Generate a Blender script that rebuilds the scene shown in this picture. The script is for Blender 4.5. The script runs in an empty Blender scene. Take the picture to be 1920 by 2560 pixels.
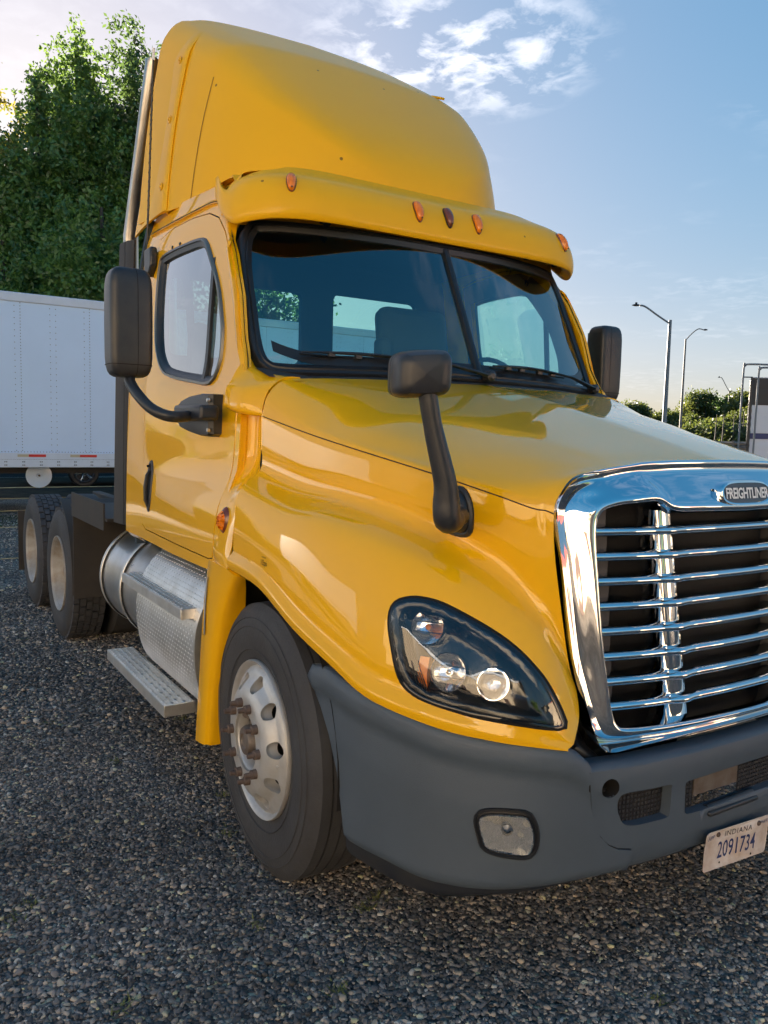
import bpy, math, random
from mathutils import Vector, Matrix
from mathutils.geometry import delaunay_2d_cdt
from mathutils.bvhtree import BVHTree
import numpy as np
random.seed(7); rng = np.random.default_rng(7)
SC = bpy.context.scene; COL = SC.collection
rad = math.radians

# ------------------------------------------------------------------ camera
cam = bpy.data.cameras.new('camera'); camo = bpy.data.objects.new('camera', cam); COL.objects.link(camo)
_r = Vector((0.5327330577, 0.8459048452, 0.0253077460)); _u = Vector((-0.0950499228, 0.0300915447, 0.9950175934)); _f = Vector((-0.8409286541, 0.5324842643, -0.0964339509))
camo.matrix_world = Matrix(((_r.x, _u.x, -_f.x, 2.7234851), (_r.y, _u.y, -_f.y, -2.3675350), (_r.z, _u.z, -_f.z, 1.6669024), (0, 0, 0, 1)))
cam.sensor_fit = 'HORIZONTAL'; cam.sensor_width = 36; cam.lens = 1993.53/1920*36
cam.clip_start = .05; cam.clip_end = 3000
SC.camera = camo

# ------------------------------------------------------------------ sky, sun, exposure
SUN_EL, SUN_AZ = rad(11), math.atan2(.125, -.99)       # low behind the trees on the left
SUNV = Vector((math.cos(SUN_AZ)*math.cos(SUN_EL), math.sin(SUN_AZ)*math.cos(SUN_EL), math.sin(SUN_EL)))
W = bpy.data.worlds.new('World'); SC.world = W; W.use_nodes = True
nt = W.node_tree; N = nt.nodes; L = nt.links; N.clear()
def node(nt, t, **k):
    n = nt.nodes.new(t)
    for a, b in k.items():
        if a.startswith('i_'): n.inputs[a[2:].replace('_', ' ')].default_value = b
        elif a.startswith('n_'): n.inputs[int(a[2:])].default_value = b
        else: setattr(n, a, b)
    return n
sky = node(nt, 'ShaderNodeTexSky', sky_type='NISHITA', sun_disc=False, sun_elevation=SUN_EL, sun_rotation=math.pi/2-SUN_AZ, altitude=50, air_density=1.0, dust_density=1.3, ozone_density=3.0)
bg = node(nt, 'ShaderNodeBackground'); bg.inputs['Strength'].default_value = .15
wo = node(nt, 'ShaderNodeOutputWorld'); L.new(bg.outputs[0], wo.inputs[0])
# thin fair-weather clouds: noise on a cloud deck seen in perspective (direction divided by its height)
geo = node(nt, 'ShaderNodeNewGeometry'); sep = node(nt, 'ShaderNodeSeparateXYZ')
neg = node(nt, 'ShaderNodeVectorMath', operation='SCALE'); neg.inputs['Scale'].default_value = -1
L.new(geo.outputs['Incoming'], neg.inputs[0]); L.new(neg.outputs[0], sep.inputs[0])
hh = node(nt, 'ShaderNodeMath', operation='MAXIMUM', n_1=.02); L.new(sep.outputs[2], hh.inputs[0])
ad = node(nt, 'ShaderNodeMath', operation='ADD', n_1=.05); L.new(hh.outputs[0], ad.inputs[0])
dx = node(nt, 'ShaderNodeMath', operation='DIVIDE'); dy = node(nt, 'ShaderNodeMath', operation='DIVIDE')
L.new(sep.outputs[0], dx.inputs[0]); L.new(ad.outputs[0], dx.inputs[1]); L.new(sep.outputs[1], dy.inputs[0]); L.new(ad.outputs[0], dy.inputs[1])
cb = node(nt, 'ShaderNodeCombineXYZ'); L.new(dx.outputs[0], cb.inputs[0]); L.new(dy.outputs[0], cb.inputs[1])
def wnoise(scale, det, rough, off, dist=0):
    mp = node(nt, 'ShaderNodeVectorMath', operation='ADD'); mp.inputs[1].default_value = off; L.new(cb.outputs[0], mp.inputs[0])
    n = node(nt, 'ShaderNodeTexNoise'); n.inputs['Scale'].default_value = scale; n.inputs['Detail'].default_value = det; n.inputs['Roughness'].default_value = rough; n.inputs['Distortion'].default_value = dist
    L.new(mp.outputs[0], n.inputs['Vector']); return n
CN, CF = wnoise(8.5, 8, .60, (3.1, 1.7, 0), .3), wnoise(1.1, 2, .5, (0.0, 0.0, 0.4))
r1 = node(nt, 'ShaderNodeValToRGB'); r1.color_ramp.elements[0].position = .46; r1.color_ramp.elements[1].position = .64
r2 = node(nt, 'ShaderNodeValToRGB'); r2.color_ramp.elements[0].position = .50; r2.color_ramp.elements[1].position = .62
L.new(CN.outputs[0], r1.inputs[0]); L.new(CF.outputs[0], r2.inputs[0])
dc = node(nt, 'ShaderNodeVectorMath', operation='DISTANCE'); dc.inputs[1].default_value = (-1.60, 1.17, 0); L.new(cb.outputs[0], dc.inputs[0])
dm = node(nt, 'ShaderNodeMapRange'); dm.inputs[1].default_value = .40; dm.inputs[2].default_value = .08; dm.inputs[3].default_value = 0; dm.inputs[4].default_value = .95; L.new(dc.outputs['Value'], dm.inputs[0])
cmx = node(nt, 'ShaderNodeMath', operation='MAXIMUM'); L.new(dm.outputs[0], cmx.inputs[0])
sc3 = node(nt, 'ShaderNodeMath', operation='MULTIPLY', n_1=.10); L.new(r2.outputs[0], sc3.inputs[0]); L.new(sc3.outputs[0], cmx.inputs[1])
cm = node(nt, 'ShaderNodeMath', operation='MULTIPLY'); L.new(r1.outputs[0], cm.inputs[0]); L.new(cmx.outputs[0], cm.inputs[1])
cm2 = node(nt, 'ShaderNodeMath', operation='MULTIPLY', n_1=.85); L.new(cm.outputs[0], cm2.inputs[0])
gmm = node(nt, 'ShaderNodeGamma'); gmm.inputs[1].default_value = .56; L.new(sky.outputs[0], gmm.inputs[0])
hsk = node(nt, 'ShaderNodeHueSaturation'); hsk.inputs['Saturation'].default_value = 1.75; hsk.inputs['Value'].default_value = .375; L.new(gmm.outputs[0], hsk.inputs['Color'])
mx = node(nt, 'ShaderNodeMixRGB'); L.new(cm2.outputs[0], mx.inputs[0]); kk = node(nt, 'ShaderNodeVectorMath', operation='MULTIPLY_ADD'); kk.inputs[1].default_value = (.78, .78, .78); kk.inputs[2].default_value = (1, 1, 1); tn = node(nt, 'ShaderNodeVectorMath', operation='MULTIPLY'); tn.inputs[1].default_value = (1.06, .965, 1.07); L.new(hsk.outputs[0], tn.inputs[0]); L.new(tn.outputs[0], kk.inputs[0])
dv_ = node(nt, 'ShaderNodeVectorMath', operation='DIVIDE'); L.new(tn.outputs[0], dv_.inputs[0]); L.new(kk.outputs[0], dv_.inputs[1]); L.new(dv_.outputs[0], mx.inputs[1])
mx.inputs[2].default_value = (1.15, 1.13, 1.17, 1)
L.new(mx.outputs[0], bg.inputs[0])

sl = bpy.data.lights.new('sun', 'SUN'); sl.energy = 4.2; sl.angle = rad(.5); sl.color = (1, .86, .70)
so = bpy.data.objects.new('sun', sl); COL.objects.link(so); so.rotation_euler = SUNV.to_track_quat('Z', 'Y').to_euler(); so.location = (0, 0, 30)
SC.view_settings.view_transform = 'Standard'; SC.view_settings.look = 'None'; SC.view_settings.gamma = 1; SC.view_settings.use_curve_mapping = False
SC.view_settings.exposure = 3.25
SC.cycles.max_bounces = 8; SC.cycles.transparent_max_bounces = 24; SC.cycles.sample_clamp_indirect = 6
SC.cycles.caustics_reflective = False; SC.cycles.caustics_refractive = False

# ------------------------------------------------------------------ shared geometry maths
def crom(P, n=8):
    """Catmull-Rom through the points P (tuples of any length), n steps per span"""
    out = []
    for i in range(len(P)-1):
        p0, p1, p2, p3 = P[max(i-1, 0)], P[i], P[i+1], P[min(i+2, len(P)-1)]
        for k in range(n):
            t = k/n; a, b, c, d = -t*t*t+2*t*t-t, 3*t**3-5*t*t+2, -3*t**3+4*t*t+t, t**3-t*t
            out.append(tuple(.5*(a*w+b*x+c*y+d*z) for w, x, y, z in zip(p0, p1, p2, p3)))
    out.append(tuple(P[-1]))
    return out

def resample(P, n):
    L = [0.0]
    for a, b in zip(P, P[1:]): L.append(L[-1]+math.sqrt(sum((x-y)**2 for x, y in zip(a, b))))
    out = []; j = 0
    for i in range(n):
        s = L[-1]*i/(n-1)
        while j < len(P)-2 and L[j+1] < s: j += 1
        t = (s-L[j])/max(L[j+1]-L[j], 1e-9); t = min(max(t, 0), 1)
        out.append(tuple(x+(y-x)*t for x, y in zip(P[j], P[j+1])))
    return out

def loft(rows, nu, nv, even=False):
    """rows of control points (same count) -> smooth grid of points"""
    R = [resample(crom(r, 10), nv*(len(r)-1)+1) if even else crom(r, nv) for r in rows]
    cols = [crom(c, nu) for c in zip(*R)]
    return [list(r) for r in zip(*cols)]

def mix(a, b, t): return a+(b-a)*t
def table(rows, t):
    """piecewise smooth-linear lookup; rows = [(key, value)...]"""
    if t <= rows[0][0]: return rows[0][1]
    for (a, u), (b, v) in zip(rows, rows[1:]):
        if t <= b: return mix(u, v, (t-a)/(b-a))
    return rows[-1][1]

# half width of the cab side at (x, z): rear and front profiles
CAB_M = [(.9, 1.163), (1.5, 1.154), (1.85, 1.142), (2.1, 1.118), (2.4, 1.092), (2.68, 1.056), (2.9, 1.0)]
CAB_F = [(.9, 1.207), (1.2, 1.199), (1.32, 1.186), (1.41, 1.155), (1.49, 1.120), (1.60, 1.108), (1.80, 1.098), (2.0, 1.056), (2.2, 1.042), (2.45, 1.020), (2.65, .985), (2.9, .93)]
def hermite(rows, t):
    """monotone-ish cubic through (key, value) rows"""
    n = len(rows)
    if t <= rows[0][0]: return rows[0][1]
    if t >= rows[-1][0]: return rows[-1][1]
    for i in range(n-1):
        if t <= rows[i+1][0]: break
    def slope(k):
        if k == 0 or k == n-1: return 0.0
        a = (rows[k][1]-rows[k-1][1])/(rows[k][0]-rows[k-1][0]); b = (rows[k+1][1]-rows[k][1])/(rows[k+1][0]-rows[k][0])
        return 0.0 if a*b <= 0 else 2*a*b/(a+b)
    h = rows[i+1][0]-rows[i][0]; u = (t-rows[i][0])/h; m0, m1 = slope(i)*h, slope(i+1)*h
    return (2*u**3-3*u*u+1)*rows[i][1]+(u**3-2*u*u+u)*m0+(-2*u**3+3*u*u)*rows[i+1][1]+(u**3-u*u)*m1
def cab_half(x, z):
    m, f = hermite(CAB_M, z), hermite(CAB_F, z)
    t = min(max((x+2.0)/1.6, 0), 1); t = t*t*(3-2*t)
    return mix(m, f, t)

# windshield: x as a function of (y, z)
def ws_x(y, z):
    return -.205-(z-1.915)*.488-.20*(y/.95)**2-.03*(y/.95)**4

# hood and fender sections, right side (y negative), from the centre line outwards and down
HOOD_ROWS = [
 [(-.20,0,1.912),(-.21,-.40,1.905),(-.22,-.68,1.897),(-.24,-.88,1.888),(-.25,-.985,1.872),(-.25,-1.05,1.81),(-.25,-1.07,1.728),(-.25,-1.073,1.62),(-.25,-1.077,1.515),(-.25,-1.164,1.432),(-.25,-1.186,1.315),(-.25,-1.19,1.21),(-.25,-1.205,1.125)],
 [(.07,0,1.862),(.07,-.40,1.838),(.07,-.64,1.820),(.07,-.80,1.792),(.06,-.92,1.755),(.05,-.995,1.705),(.05,-1.02,1.665),(.05,-1.03,1.56),(.05,-1.04,1.455),(.05,-1.143,1.390),(.05,-1.182,1.27),(.04,-1.188,1.17),(.032,-1.20,1.097)],
 [(.33,0,1.803),(.33,-.40,1.775),(.33,-.60,1.757),(.33,-.76,1.728),(.32,-.88,1.69),(.30,-.955,1.65),(.30,-.982,1.62),(.30,-.993,1.53),(.30,-1.0,1.437),(.30,-1.118,1.374),(.31,-1.163,1.245),(.32,-1.18,1.12),(.329,-1.197,1.004)],
 [(.55,0,1.748),(.55,-.395,1.720),(.55,-.57,1.70),(.55,-.70,1.672),(.55,-.81,1.638),(.54,-.89,1.60),(.54,-.927,1.575),(.54,-.937,1.49),(.53,-.95,1.405),(.53,-1.074,1.340),(.53,-1.134,1.20),(.535,-1.16,1.06),(.553,-1.178,.939)],
 [(.74,0,1.697),(.74,-.39,1.672),(.74,-.54,1.655),(.74,-.66,1.63),(.73,-.765,1.60),(.72,-.845,1.568),(.72,-.883,1.54),(.72,-.888,1.45),(.72,-.895,1.355),(.735,-1.016,1.294),(.745,-1.083,1.16),(.745,-1.12,1.01),(.74,-1.145,.877)],
 [(.92,0,1.648),(.92,-.385,1.628),(.91,-.51,1.615),(.91,-.62,1.594),(.90,-.71,1.565),(.90,-.785,1.53),(.90,-.815,1.495),(.90,-.818,1.39),(.91,-.817,1.275),(.94,-.910,1.218),(.965,-.976,1.108),(.97,-1.025,.98),(.96,-1.055,.844)],
 [(1.02,0,1.622),(1.0,-.385,1.606),(1.0,-.50,1.595),(.99,-.60,1.578),(.99,-.69,1.55),(.99,-.75,1.51),(1.0,-.766,1.465),(1.0,-.768,1.33),(1.02,-.755,1.18),(1.06,-.81,1.115),(1.09,-.87,1.03),(1.10,-.92,.93),(1.09,-.945,.827)],
 [(1.05,0,1.613),(1.03,-.385,1.599),(1.03,-.50,1.588),(1.03,-.595,1.573),(1.025,-.675,1.548),(1.025,-.727,1.51),(1.03,-.742,1.46),(1.045,-.735,1.32),(1.07,-.71,1.09),(1.11,-.745,1.03),(1.14,-.79,.965),(1.155,-.83,.885),(1.155,-.852,.815)],
 [(1.07,0,1.607),(1.055,-.390,1.593),(1.05,-.50,1.583),(1.05,-.595,1.569),(1.05,-.662,1.545),(1.052,-.712,1.508),(1.053,-.730,1.452),(1.06,-.722,1.31),(1.092,-.686,1.03),(1.118,-.672,.94),(1.15,-.69,.875),(1.185,-.74,.825),(1.194,-.771,.803)],
]

# rolled lip along the bottom edge: two extra points per section
def _lip(r, k):
    x, y, z = r[-1]; px, py, pz = r[-2]; f = (1, 1, 1, .9, .6, .3, .15, .1, 0)[k]
    a = (mix(px, x, .55), mix(py, y, .45)+.004*f, mix(pz, z, .50) if f < .9 else z+.062); b = (mix(px, x, .8), y-.011*f, mix(pz, z, .80) if f < .9 else z+.034)
    return r[:-1]+[a, b, (x, y-.006*f, z)]
HOOD_ROWS = [_lip(r, k) for k, r in enumerate(HOOD_ROWS)]
# ------------------------------------------------------------------ helpers
def nmat(name):
    m = bpy.data.materials.new(name); m.use_nodes = True; return m, m.node_tree, m.node_tree.nodes['Principled BSDF']
def pbr(name, col, rough=.5, metal=0, coat=0, bump=0, bscale=60, var=0, vscale=4, dirt=None, spec=None, bdetail=4, objvar=0, rvar=0):
    m, t, b = nmat(name)
    b.inputs['Base Color'].default_value = (*col, 1); b.inputs['Roughness'].default_value = rough; b.inputs['Metallic'].default_value = metal
    if spec is not None: b.inputs['Specular IOR Level'].default_value = spec
    b.inputs['Coat Weight'].default_value = coat; b.inputs['Coat Roughness'].default_value = .03
    tc = node(t, 'ShaderNodeTexCoord')
    if var or dirt:
        n = node(t, 'ShaderNodeTexNoise'); n.inputs['Scale'].default_value = vscale; n.inputs['Detail'].default_value = 6; n.inputs['Roughness'].default_value = .65
        t.links.new(tc.outputs['Object'], n.inputs['Vector'])
        r = node(t, 'ShaderNodeValToRGB'); r.color_ramp.elements[0].position = .35; r.color_ramp.elements[1].position = .7
        d = dirt or tuple(c*(1-var) for c in col)
        r.color_ramp.elements[0].color = (*d, 1); r.color_ramp.elements[1].color = (*col, 1)
        t.links.new(n.outputs[0], r.inputs[0]); last = r.outputs[0]
        if objvar:
            oi = node(t, 'ShaderNodeObjectInfo'); hs = node(t, 'ShaderNodeHueSaturation'); mr = node(t, 'ShaderNodeMapRange'); mr.inputs[3].default_value = 1-objvar; mr.inputs[4].default_value = 1+objvar
            t.links.new(oi.outputs['Random'], mr.inputs[0]); t.links.new(mr.outputs[0], hs.inputs['Value']); t.links.new(last, hs.inputs['Color']); last = hs.outputs[0]
        t.links.new(last, b.inputs['Base Color'])
        if rvar:
            mr = node(t, 'ShaderNodeMapRange'); mr.inputs[3].default_value = rough+rvar; mr.inputs[4].default_value = rough-rvar*.5
            t.links.new(n.outputs[0], mr.inputs[0]); t.links.new(mr.outputs[0], b.inputs['Roughness'])
    if bump:
        n = node(t, 'ShaderNodeTexNoise'); n.inputs['Scale'].default_value = bscale; n.inputs['Detail'].default_value = bdetail
        bp = node(t, 'ShaderNodeBump'); bp.inputs['Strength'].default_value = bump; bp.inputs['Distance'].default_value = .01
        t.links.new(tc.outputs['Object'], n.inputs['Vector']); t.links.new(n.outputs[0], bp.inputs['Height']); t.links.new(bp.outputs[0], b.inputs['Normal'])
    return m
def glass(name, tint, refl=1.0, rough=0.0, gain=1.7, cap=1.0):
    m = bpy.data.materials.new(name); m.use_nodes = True; t = m.node_tree; t.nodes.clear()
    o = node(t, 'ShaderNodeOutputMaterial'); tr = node(t, 'ShaderNodeBsdfTransparent'); tr.inputs[0].default_value = (*tint, 1)
    g = node(t, 'ShaderNodeBsdfGlossy'); g.inputs['Roughness'].default_value = rough; g.inputs[0].default_value = (refl, refl, refl, 1)
    fr = node(t, 'ShaderNodeFresnel'); fr.inputs[0].default_value = 1.52; mx = node(t, 'ShaderNodeMixShader')
    mm = node(t, 'ShaderNodeMath', operation='MULTIPLY', n_1=gain); mm.use_clamp = True
    mn = node(t, 'ShaderNodeMath', operation='MINIMUM', n_1=cap); t.links.new(fr.outputs[0], mm.inputs[0]); t.links.new(mm.outputs[0], mn.inputs[0]); t.links.new(mn.outputs[0], mx.inputs[0]); t.links.new(tr.outputs[0], mx.inputs[1]); t.links.new(g.outputs[0], mx.inputs[2]); t.links.new(mx.outputs[0], o.inputs[0])
    return m

class MB:
    def __init__(s): s.v = []; s.f = []
    def add(s, v, f):
        o = len(s.v); s.v += [tuple(p) for p in v]; s.f += [tuple(i+o for i in q) for q in f]; return s
    def grid(s, G, wrap=False, mirror=False):
        h, w = len(G), len(G[0])
        v = [p for r in G for p in r]; f = []
        for i in range(h-1):
            for j in range(w-1 if not wrap else w):
                k = (j+1) % w; q = (i*w+j, i*w+k, (i+1)*w+k, (i+1)*w+j); f.append(q if not mirror else q[::-1])
        return s.add(v, f)
    def mirrored(s):
        o = MB(); o.v = [(x, -y, z) for x, y, z in s.v]; o.f = [q[::-1] for q in s.f]; return o
    def both(s):
        m = s.mirrored(); return s.add(m.v, m.f)
    def box(s, c, size, rot=None):
        hx, hy, hz = [k/2 for k in size]; v = [Vector((a*hx, b*hy, d*hz)) for a in (-1, 1) for b in (-1, 1) for d in (-1, 1)]
        if rot is not None:
            M = rot if isinstance(rot, Matrix) else Matrix.Rotation(rot, 3, 'Z'); v = [M @ p for p in v]
        v = [p+Vector(c) for p in v]
        return s.add(v, [(0, 1, 3, 2), (4, 6, 7, 5), (0, 4, 5, 1), (2, 3, 7, 6), (0, 2, 6, 4), (1, 5, 7, 3)])
    def tube(s, path, r, n=10, cap=True, flat=1.0):
        P = [Vector(p) for p in path]; R_ = r if isinstance(r, (list, tuple)) else [r]*len(P); G = []
        up = Vector((0, 0, 1)); d0 = (P[1]-P[0]).normalized()
        if abs(d0.dot(up)) > .9: up = Vector((1, 0, 0))
        for i, p in enumerate(P):
            d = (P[min(i+1, len(P)-1)]-P[max(i-1, 0)]).normalized(); a = d.cross(up).normalized(); b = a.cross(d).normalized(); up = b
            G.append([tuple(p+(a*math.cos(k)*R_[i]+b*math.sin(k)*R_[i]*flat)) for k in [2*math.pi*q/n for q in range(n)]])
        o = len(s.v); s.grid(G, wrap=True)
        if cap:
            s.f.append(tuple(o+i for i in range(n))[::-1]); s.f.append(tuple(o+(len(P)-1)*n+i for i in range(n)))
        return s
    def lathe(s, prof, c=(0, 0, 0), axis='y', n=48, cap=False, sgn=1):
        """prof: (axial, radius) pairs"""
        G = []
        for a, r in prof:
            row = []
            for k in range(n):
                t = 2*math.pi*k/n; p, q = r*math.cos(t), r*math.sin(t); a_ = a*sgn
                v = {'y': (p, a_, q), 'x': (a_, p, q), 'z': (p, q, a_)}[axis]
                row.append((v[0]+c[0], v[1]+c[1], v[2]+c[2]))
            G.append(row)
        o = len(s.v); s.grid(G, wrap=True)
        if cap: s.f.append(tuple(range(o, o+n))); s.f.append(tuple(range(o+(len(G)-1)*n, o+len(G)*n))[::-1])
        return s
    def prism(s, poly, d, cap=True):
        """closed polygon of 3D points swept by the vector d"""
        n = len(poly); d = Vector(d); v = [tuple(p) for p in poly]+[tuple(Vector(p)+d) for p in poly]
        f = [(i, (i+1) % n, (i+1) % n+n, i+n) for i in range(n)]
        if cap: f += [tuple(range(n))[::-1], tuple(range(n, 2*n))]
        return s.add(v, f)
    def build2(s, name, mat, parent=None, **k):
        m = s.mirrored(); return s.build(name, mat, parent, **k), m.build(name, mat, parent, **k)
    def build(s, name, mat, parent=None, smooth=35, bevel=0, solid=0, sub=0, seg=2, soff=0, recalc=True):
        me = bpy.data.meshes.new(name); me.from_pydata(s.v, [], s.f); me.update()
        if recalc:
            import bmesh
            bm = bmesh.new(); bm.from_mesh(me); bmesh.ops.remove_doubles(bm, verts=bm.verts, dist=1e-5); bmesh.ops.recalc_face_normals(bm, faces=bm.faces); bm.to_mesh(me); bm.free()
        if mat: me.materials.append(mat)
        if smooth: me.shade_smooth(); me.set_sharp_from_angle(angle=rad(smooth))
        o = bpy.data.objects.new(name, me); COL.objects.link(o)
        if solid: m = o.modifiers.new('solid', 'SOLIDIFY'); m.thickness = solid; m.offset = soff
        if solid and smooth: m = o.modifiers.new('split', 'EDGE_SPLIT'); m.split_angle = rad(max(smooth, 40)); m.use_edge_sharp = False
        if bevel: m = o.modifiers.new('bevel', 'BEVEL'); m.width = bevel; m.segments = seg; m.limit_method = 'ANGLE'; m.angle_limit = rad(40); m.harden_normals = False
        if sub: m = o.modifiers.new('sub', 'SUBSURF'); m.levels = sub; m.render_levels = sub
        if parent: o.parent = parent
        return o
def tag(o, label=None, cat=None, group=None, kind=None):
    for k, v in (('label', label), ('category', cat), ('group', group), ('kind', kind)):
        if v: o[k] = v
    return o
def empty(name, loc=(0, 0, 0), parent=None, **k):
    o = bpy.data.objects.new(name, None); COL.objects.link(o); o.location = loc; o.empty_display_size = .2
    if parent: o.parent = parent
    return tag(o, **k)
def inside(p, poly):
    c = False; j = len(poly)-1
    for i in range(len(poly)):
        a, b = poly[i], poly[j]
        if (a[1] > p[1]) != (b[1] > p[1]) and p[0] < (b[0]-a[0])*(p[1]-a[1])/(b[1]-a[1])+a[0]: c = not c
        j = i
    return c
def trim(outline, holes, fn, step, mb=None):
    """smooth surface fn(u, v) trimmed by 2D loops, triangulated with an even interior grid"""
    V = []; E = []
    def loop(P):
        o = len(V); V.extend(Vector(p[:2]) for p in P); E.extend((o+i, o+(i+1) % len(P)) for i in range(len(P)))
    loop(outline)
    for h in holes: loop(h)
    xs = [p[0] for p in outline]; ys = [p[1] for p in outline]
    B = [v.copy() for v in V]; m2 = (step*.45)**2
    Bn = np.array([(v.x, v.y) for v in B])
    y = min(ys)+step*.5; r = 0
    while y < max(ys):
        x = min(xs)+step*(.5 if r % 2 else .0)
        while x < max(xs):
            if inside((x, y), outline) and not any(inside((x, y), h) for h in holes) and ((Bn-(x, y))**2).sum(1).min() > m2: V.append(Vector((x, y)))
            x += step
        y += step*.87; r += 1
    vs, es, fs, *_ = delaunay_2d_cdt(V, E, [], 0, 1e-6)
    F = []
    for f in fs:
        c = (sum(vs[i].x for i in f)/len(f), sum(vs[i].y for i in f)/len(f))
        if inside(c, outline) and not any(inside(c, h) for h in holes): F.append(tuple(f))
    mb = mb or MB(); return mb.add([fn(v.x, v.y) for v in vs], F)
def dense(P, n, closed=True):
    """smooth closed loop through P"""
    Q = [tuple(P[-2]), tuple(P[-1])]+[tuple(p) for p in P]+[tuple(P[0]), tuple(P[1])] if closed else P
    C_ = crom(Q, 6)
    if closed: C_ = C_[12:12+6*len(P)+1]; return resample(C_, n+1)[:-1]
    return resample(C_, n)
def round_poly(P, r, n=4):
    """polygon with rounded corners"""
    out = []; k = len(P)
    for i in range(k):
        a, b, c = Vector(P[i-1]), Vector(P[i]), Vector(P[(i+1) % k])
        rr = min(r, (a-b).length*.45, (c-b).length*.45); p, q = b+(a-b).normalized()*rr, b+(c-b).normalized()*rr
        for t in range(n+1):
            s = t/n; out.append(tuple(p*(1-s)**2+b*2*s*(1-s)+q*s*s))
    return out
class Patch:
    """things laid on a surface: local frame + projection on to a BVH"""
    def __init__(s, bvh, c, nrm, up=(0, 0, 1)):
        s.b = bvh; s.n = Vector(nrm).normalized(); s.c = Vector(c); s.x = Vector(up).cross(s.n).normalized(); s.y = s.n.cross(s.x)
    def uv(s, p): d = Vector(p)-s.c; return (d.dot(s.x), d.dot(s.y))
    def pt(s, u, v, off=0):
        o = s.c+s.x*u+s.y*v; h = s.b.ray_cast(o+s.n*.6, -s.n)
        p = h[0] if h[0] is not None and (h[0]-o).length < .45 else s.b.find_nearest(o)[0]
        return tuple(p+s.n*off)
def text_mb(txt, height, fn, wscale=1.0, depth=.001, space=1.0, bold=0, shear=0):
    """text as a mesh, centred, x/y in metres mapped through fn(u, v, w)"""
    cu = bpy.data.curves.new('t', 'FONT'); cu.body = txt; cu.size = 1; cu.align_x = 'CENTER'; cu.align_y = 'CENTER'; cu.space_character = space; cu.offset = bold; cu.resolution_u = 3; cu.shear = shear
    ob = bpy.data.objects.new('t', cu); COL.objects.link(ob); dg = bpy.context.evaluated_depsgraph_get(); me = bpy.data.meshes.new_from_object(ob.evaluated_get(dg))
    k = height/.72; mb = MB(); V = [(v.co.x*k*wscale, v.co.y*k) for v in me.vertices]; ym = (max(v[1] for v in V)+min(v[1] for v in V))/2
    mb.add([fn(u, v-ym, depth) for u, v in V], [tuple(p.vertices) for p in me.polygons])
    bpy.data.objects.remove(ob); bpy.data.meshes.remove(me); bpy.data.curves.remove(cu)
    return mb
def copy_tree(o, parent=None):
    c = o.copy(); COL.objects.link(c); c.parent = parent
    if parent is not None: c.matrix_parent_inverse = o.matrix_parent_inverse.copy()
    for ch in [k for k in KIDS.get(o.name, [])]: copy_tree(ch, c)
    return c
KIDS = {}
def index_kids():
    KIDS.clear()
    for o in bpy.data.objects:
        if o.parent: KIDS.setdefault(o.parent.name, []).append(o)
# ------------------------------------------------------------------ materials
M = {}
CLIP = (-1.52, .64, 3.76)
M['paint'] = pbr('yellow_paint', (.88, .455, .002), .42, coat=1.0, spec=.08, var=.012, vscale=1.0)
M['paint_dull'] = pbr('yellow_fairing_paint', (.86, .46, .004), .5, coat=.3, spec=.15, dirt=(.85, .445, .004), vscale=1.5)
M['paint_dull'].node_tree.nodes['Principled BSDF'].inputs['Coat Roughness'].default_value = .16
def specks(m, scale, thr, col):
    t = m.node_tree; b = t.nodes['Principled BSDF']; src = b.inputs['Base Color'].links[0].from_socket
    tc = node(t, 'ShaderNodeTexCoord'); v = node(t, 'ShaderNodeTexVoronoi'); v.inputs['Scale'].default_value = scale; t.links.new(tc.outputs['Object'], v.inputs['Vector'])
    sp_ = node(t, 'ShaderNodeSeparateXYZ'); t.links.new(v.outputs['Color'], sp_.inputs[0])
    a = node(t, 'ShaderNodeMath', operation='LESS_THAN', n_1=.13); t.links.new(v.outputs['Distance'], a.inputs[0])
    c = node(t, 'ShaderNodeMath', operation='GREATER_THAN', n_1=thr); t.links.new(sp_.outputs[0], c.inputs[0])
    d = node(t, 'ShaderNodeMath', operation='MULTIPLY'); t.links.new(a.outputs[0], d.inputs[0]); t.links.new(c.outputs[0], d.inputs[1])
    x = node(t, 'ShaderNodeMixRGB'); x.inputs[2].default_value = (*col, 1); t.links.new(d.outputs[0], x.inputs[0]); t.links.new(src, x.inputs[1]); t.links.new(x.outputs[0], b.inputs['Base Color'])
specks(M['paint_dull'], 16, .95, (.25, .13, .01))
M['bumper'] = pbr('grey_bumper_plastic', (.074, .098, .128), .50, bump=.14, bscale=500, var=.22, vscale=1.6, rvar=.05)
M['black'] = pbr('black_plastic', (.017, .020, .028), .40, bump=.08, bscale=400, dirt=(.03, .031, .033), vscale=9)
M['rubber'] = pbr('black_rubber', (.012, .013, .016), .38)
M['gap'] = pbr('dark_gap', (.004, .003, .002), .9)
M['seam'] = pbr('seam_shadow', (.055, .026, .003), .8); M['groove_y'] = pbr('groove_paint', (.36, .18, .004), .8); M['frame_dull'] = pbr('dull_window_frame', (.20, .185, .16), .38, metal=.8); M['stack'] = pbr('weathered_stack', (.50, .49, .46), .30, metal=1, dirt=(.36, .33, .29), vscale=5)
M['chrome'] = pbr('chrome', (.74, .75, .77), .035, metal=1)
M['alum'] = pbr('brushed_aluminium', (.86, .85, .83), .40, metal=.9, bump=.05, bscale=90, dirt=(.66, .64, .60), vscale=6, rvar=.08)
M['alum_tank'] = pbr('tank_aluminium', (.86, .86, .86), .28, metal=.92, bump=.03, bscale=25, dirt=(.70, .68, .64), vscale=5, rvar=.1)
M['wheel'] = pbr('aluminium_wheel', (.55, .56, .565), .45, metal=.45, dirt=(.44, .43, .41), vscale=9, rvar=.08)
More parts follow.
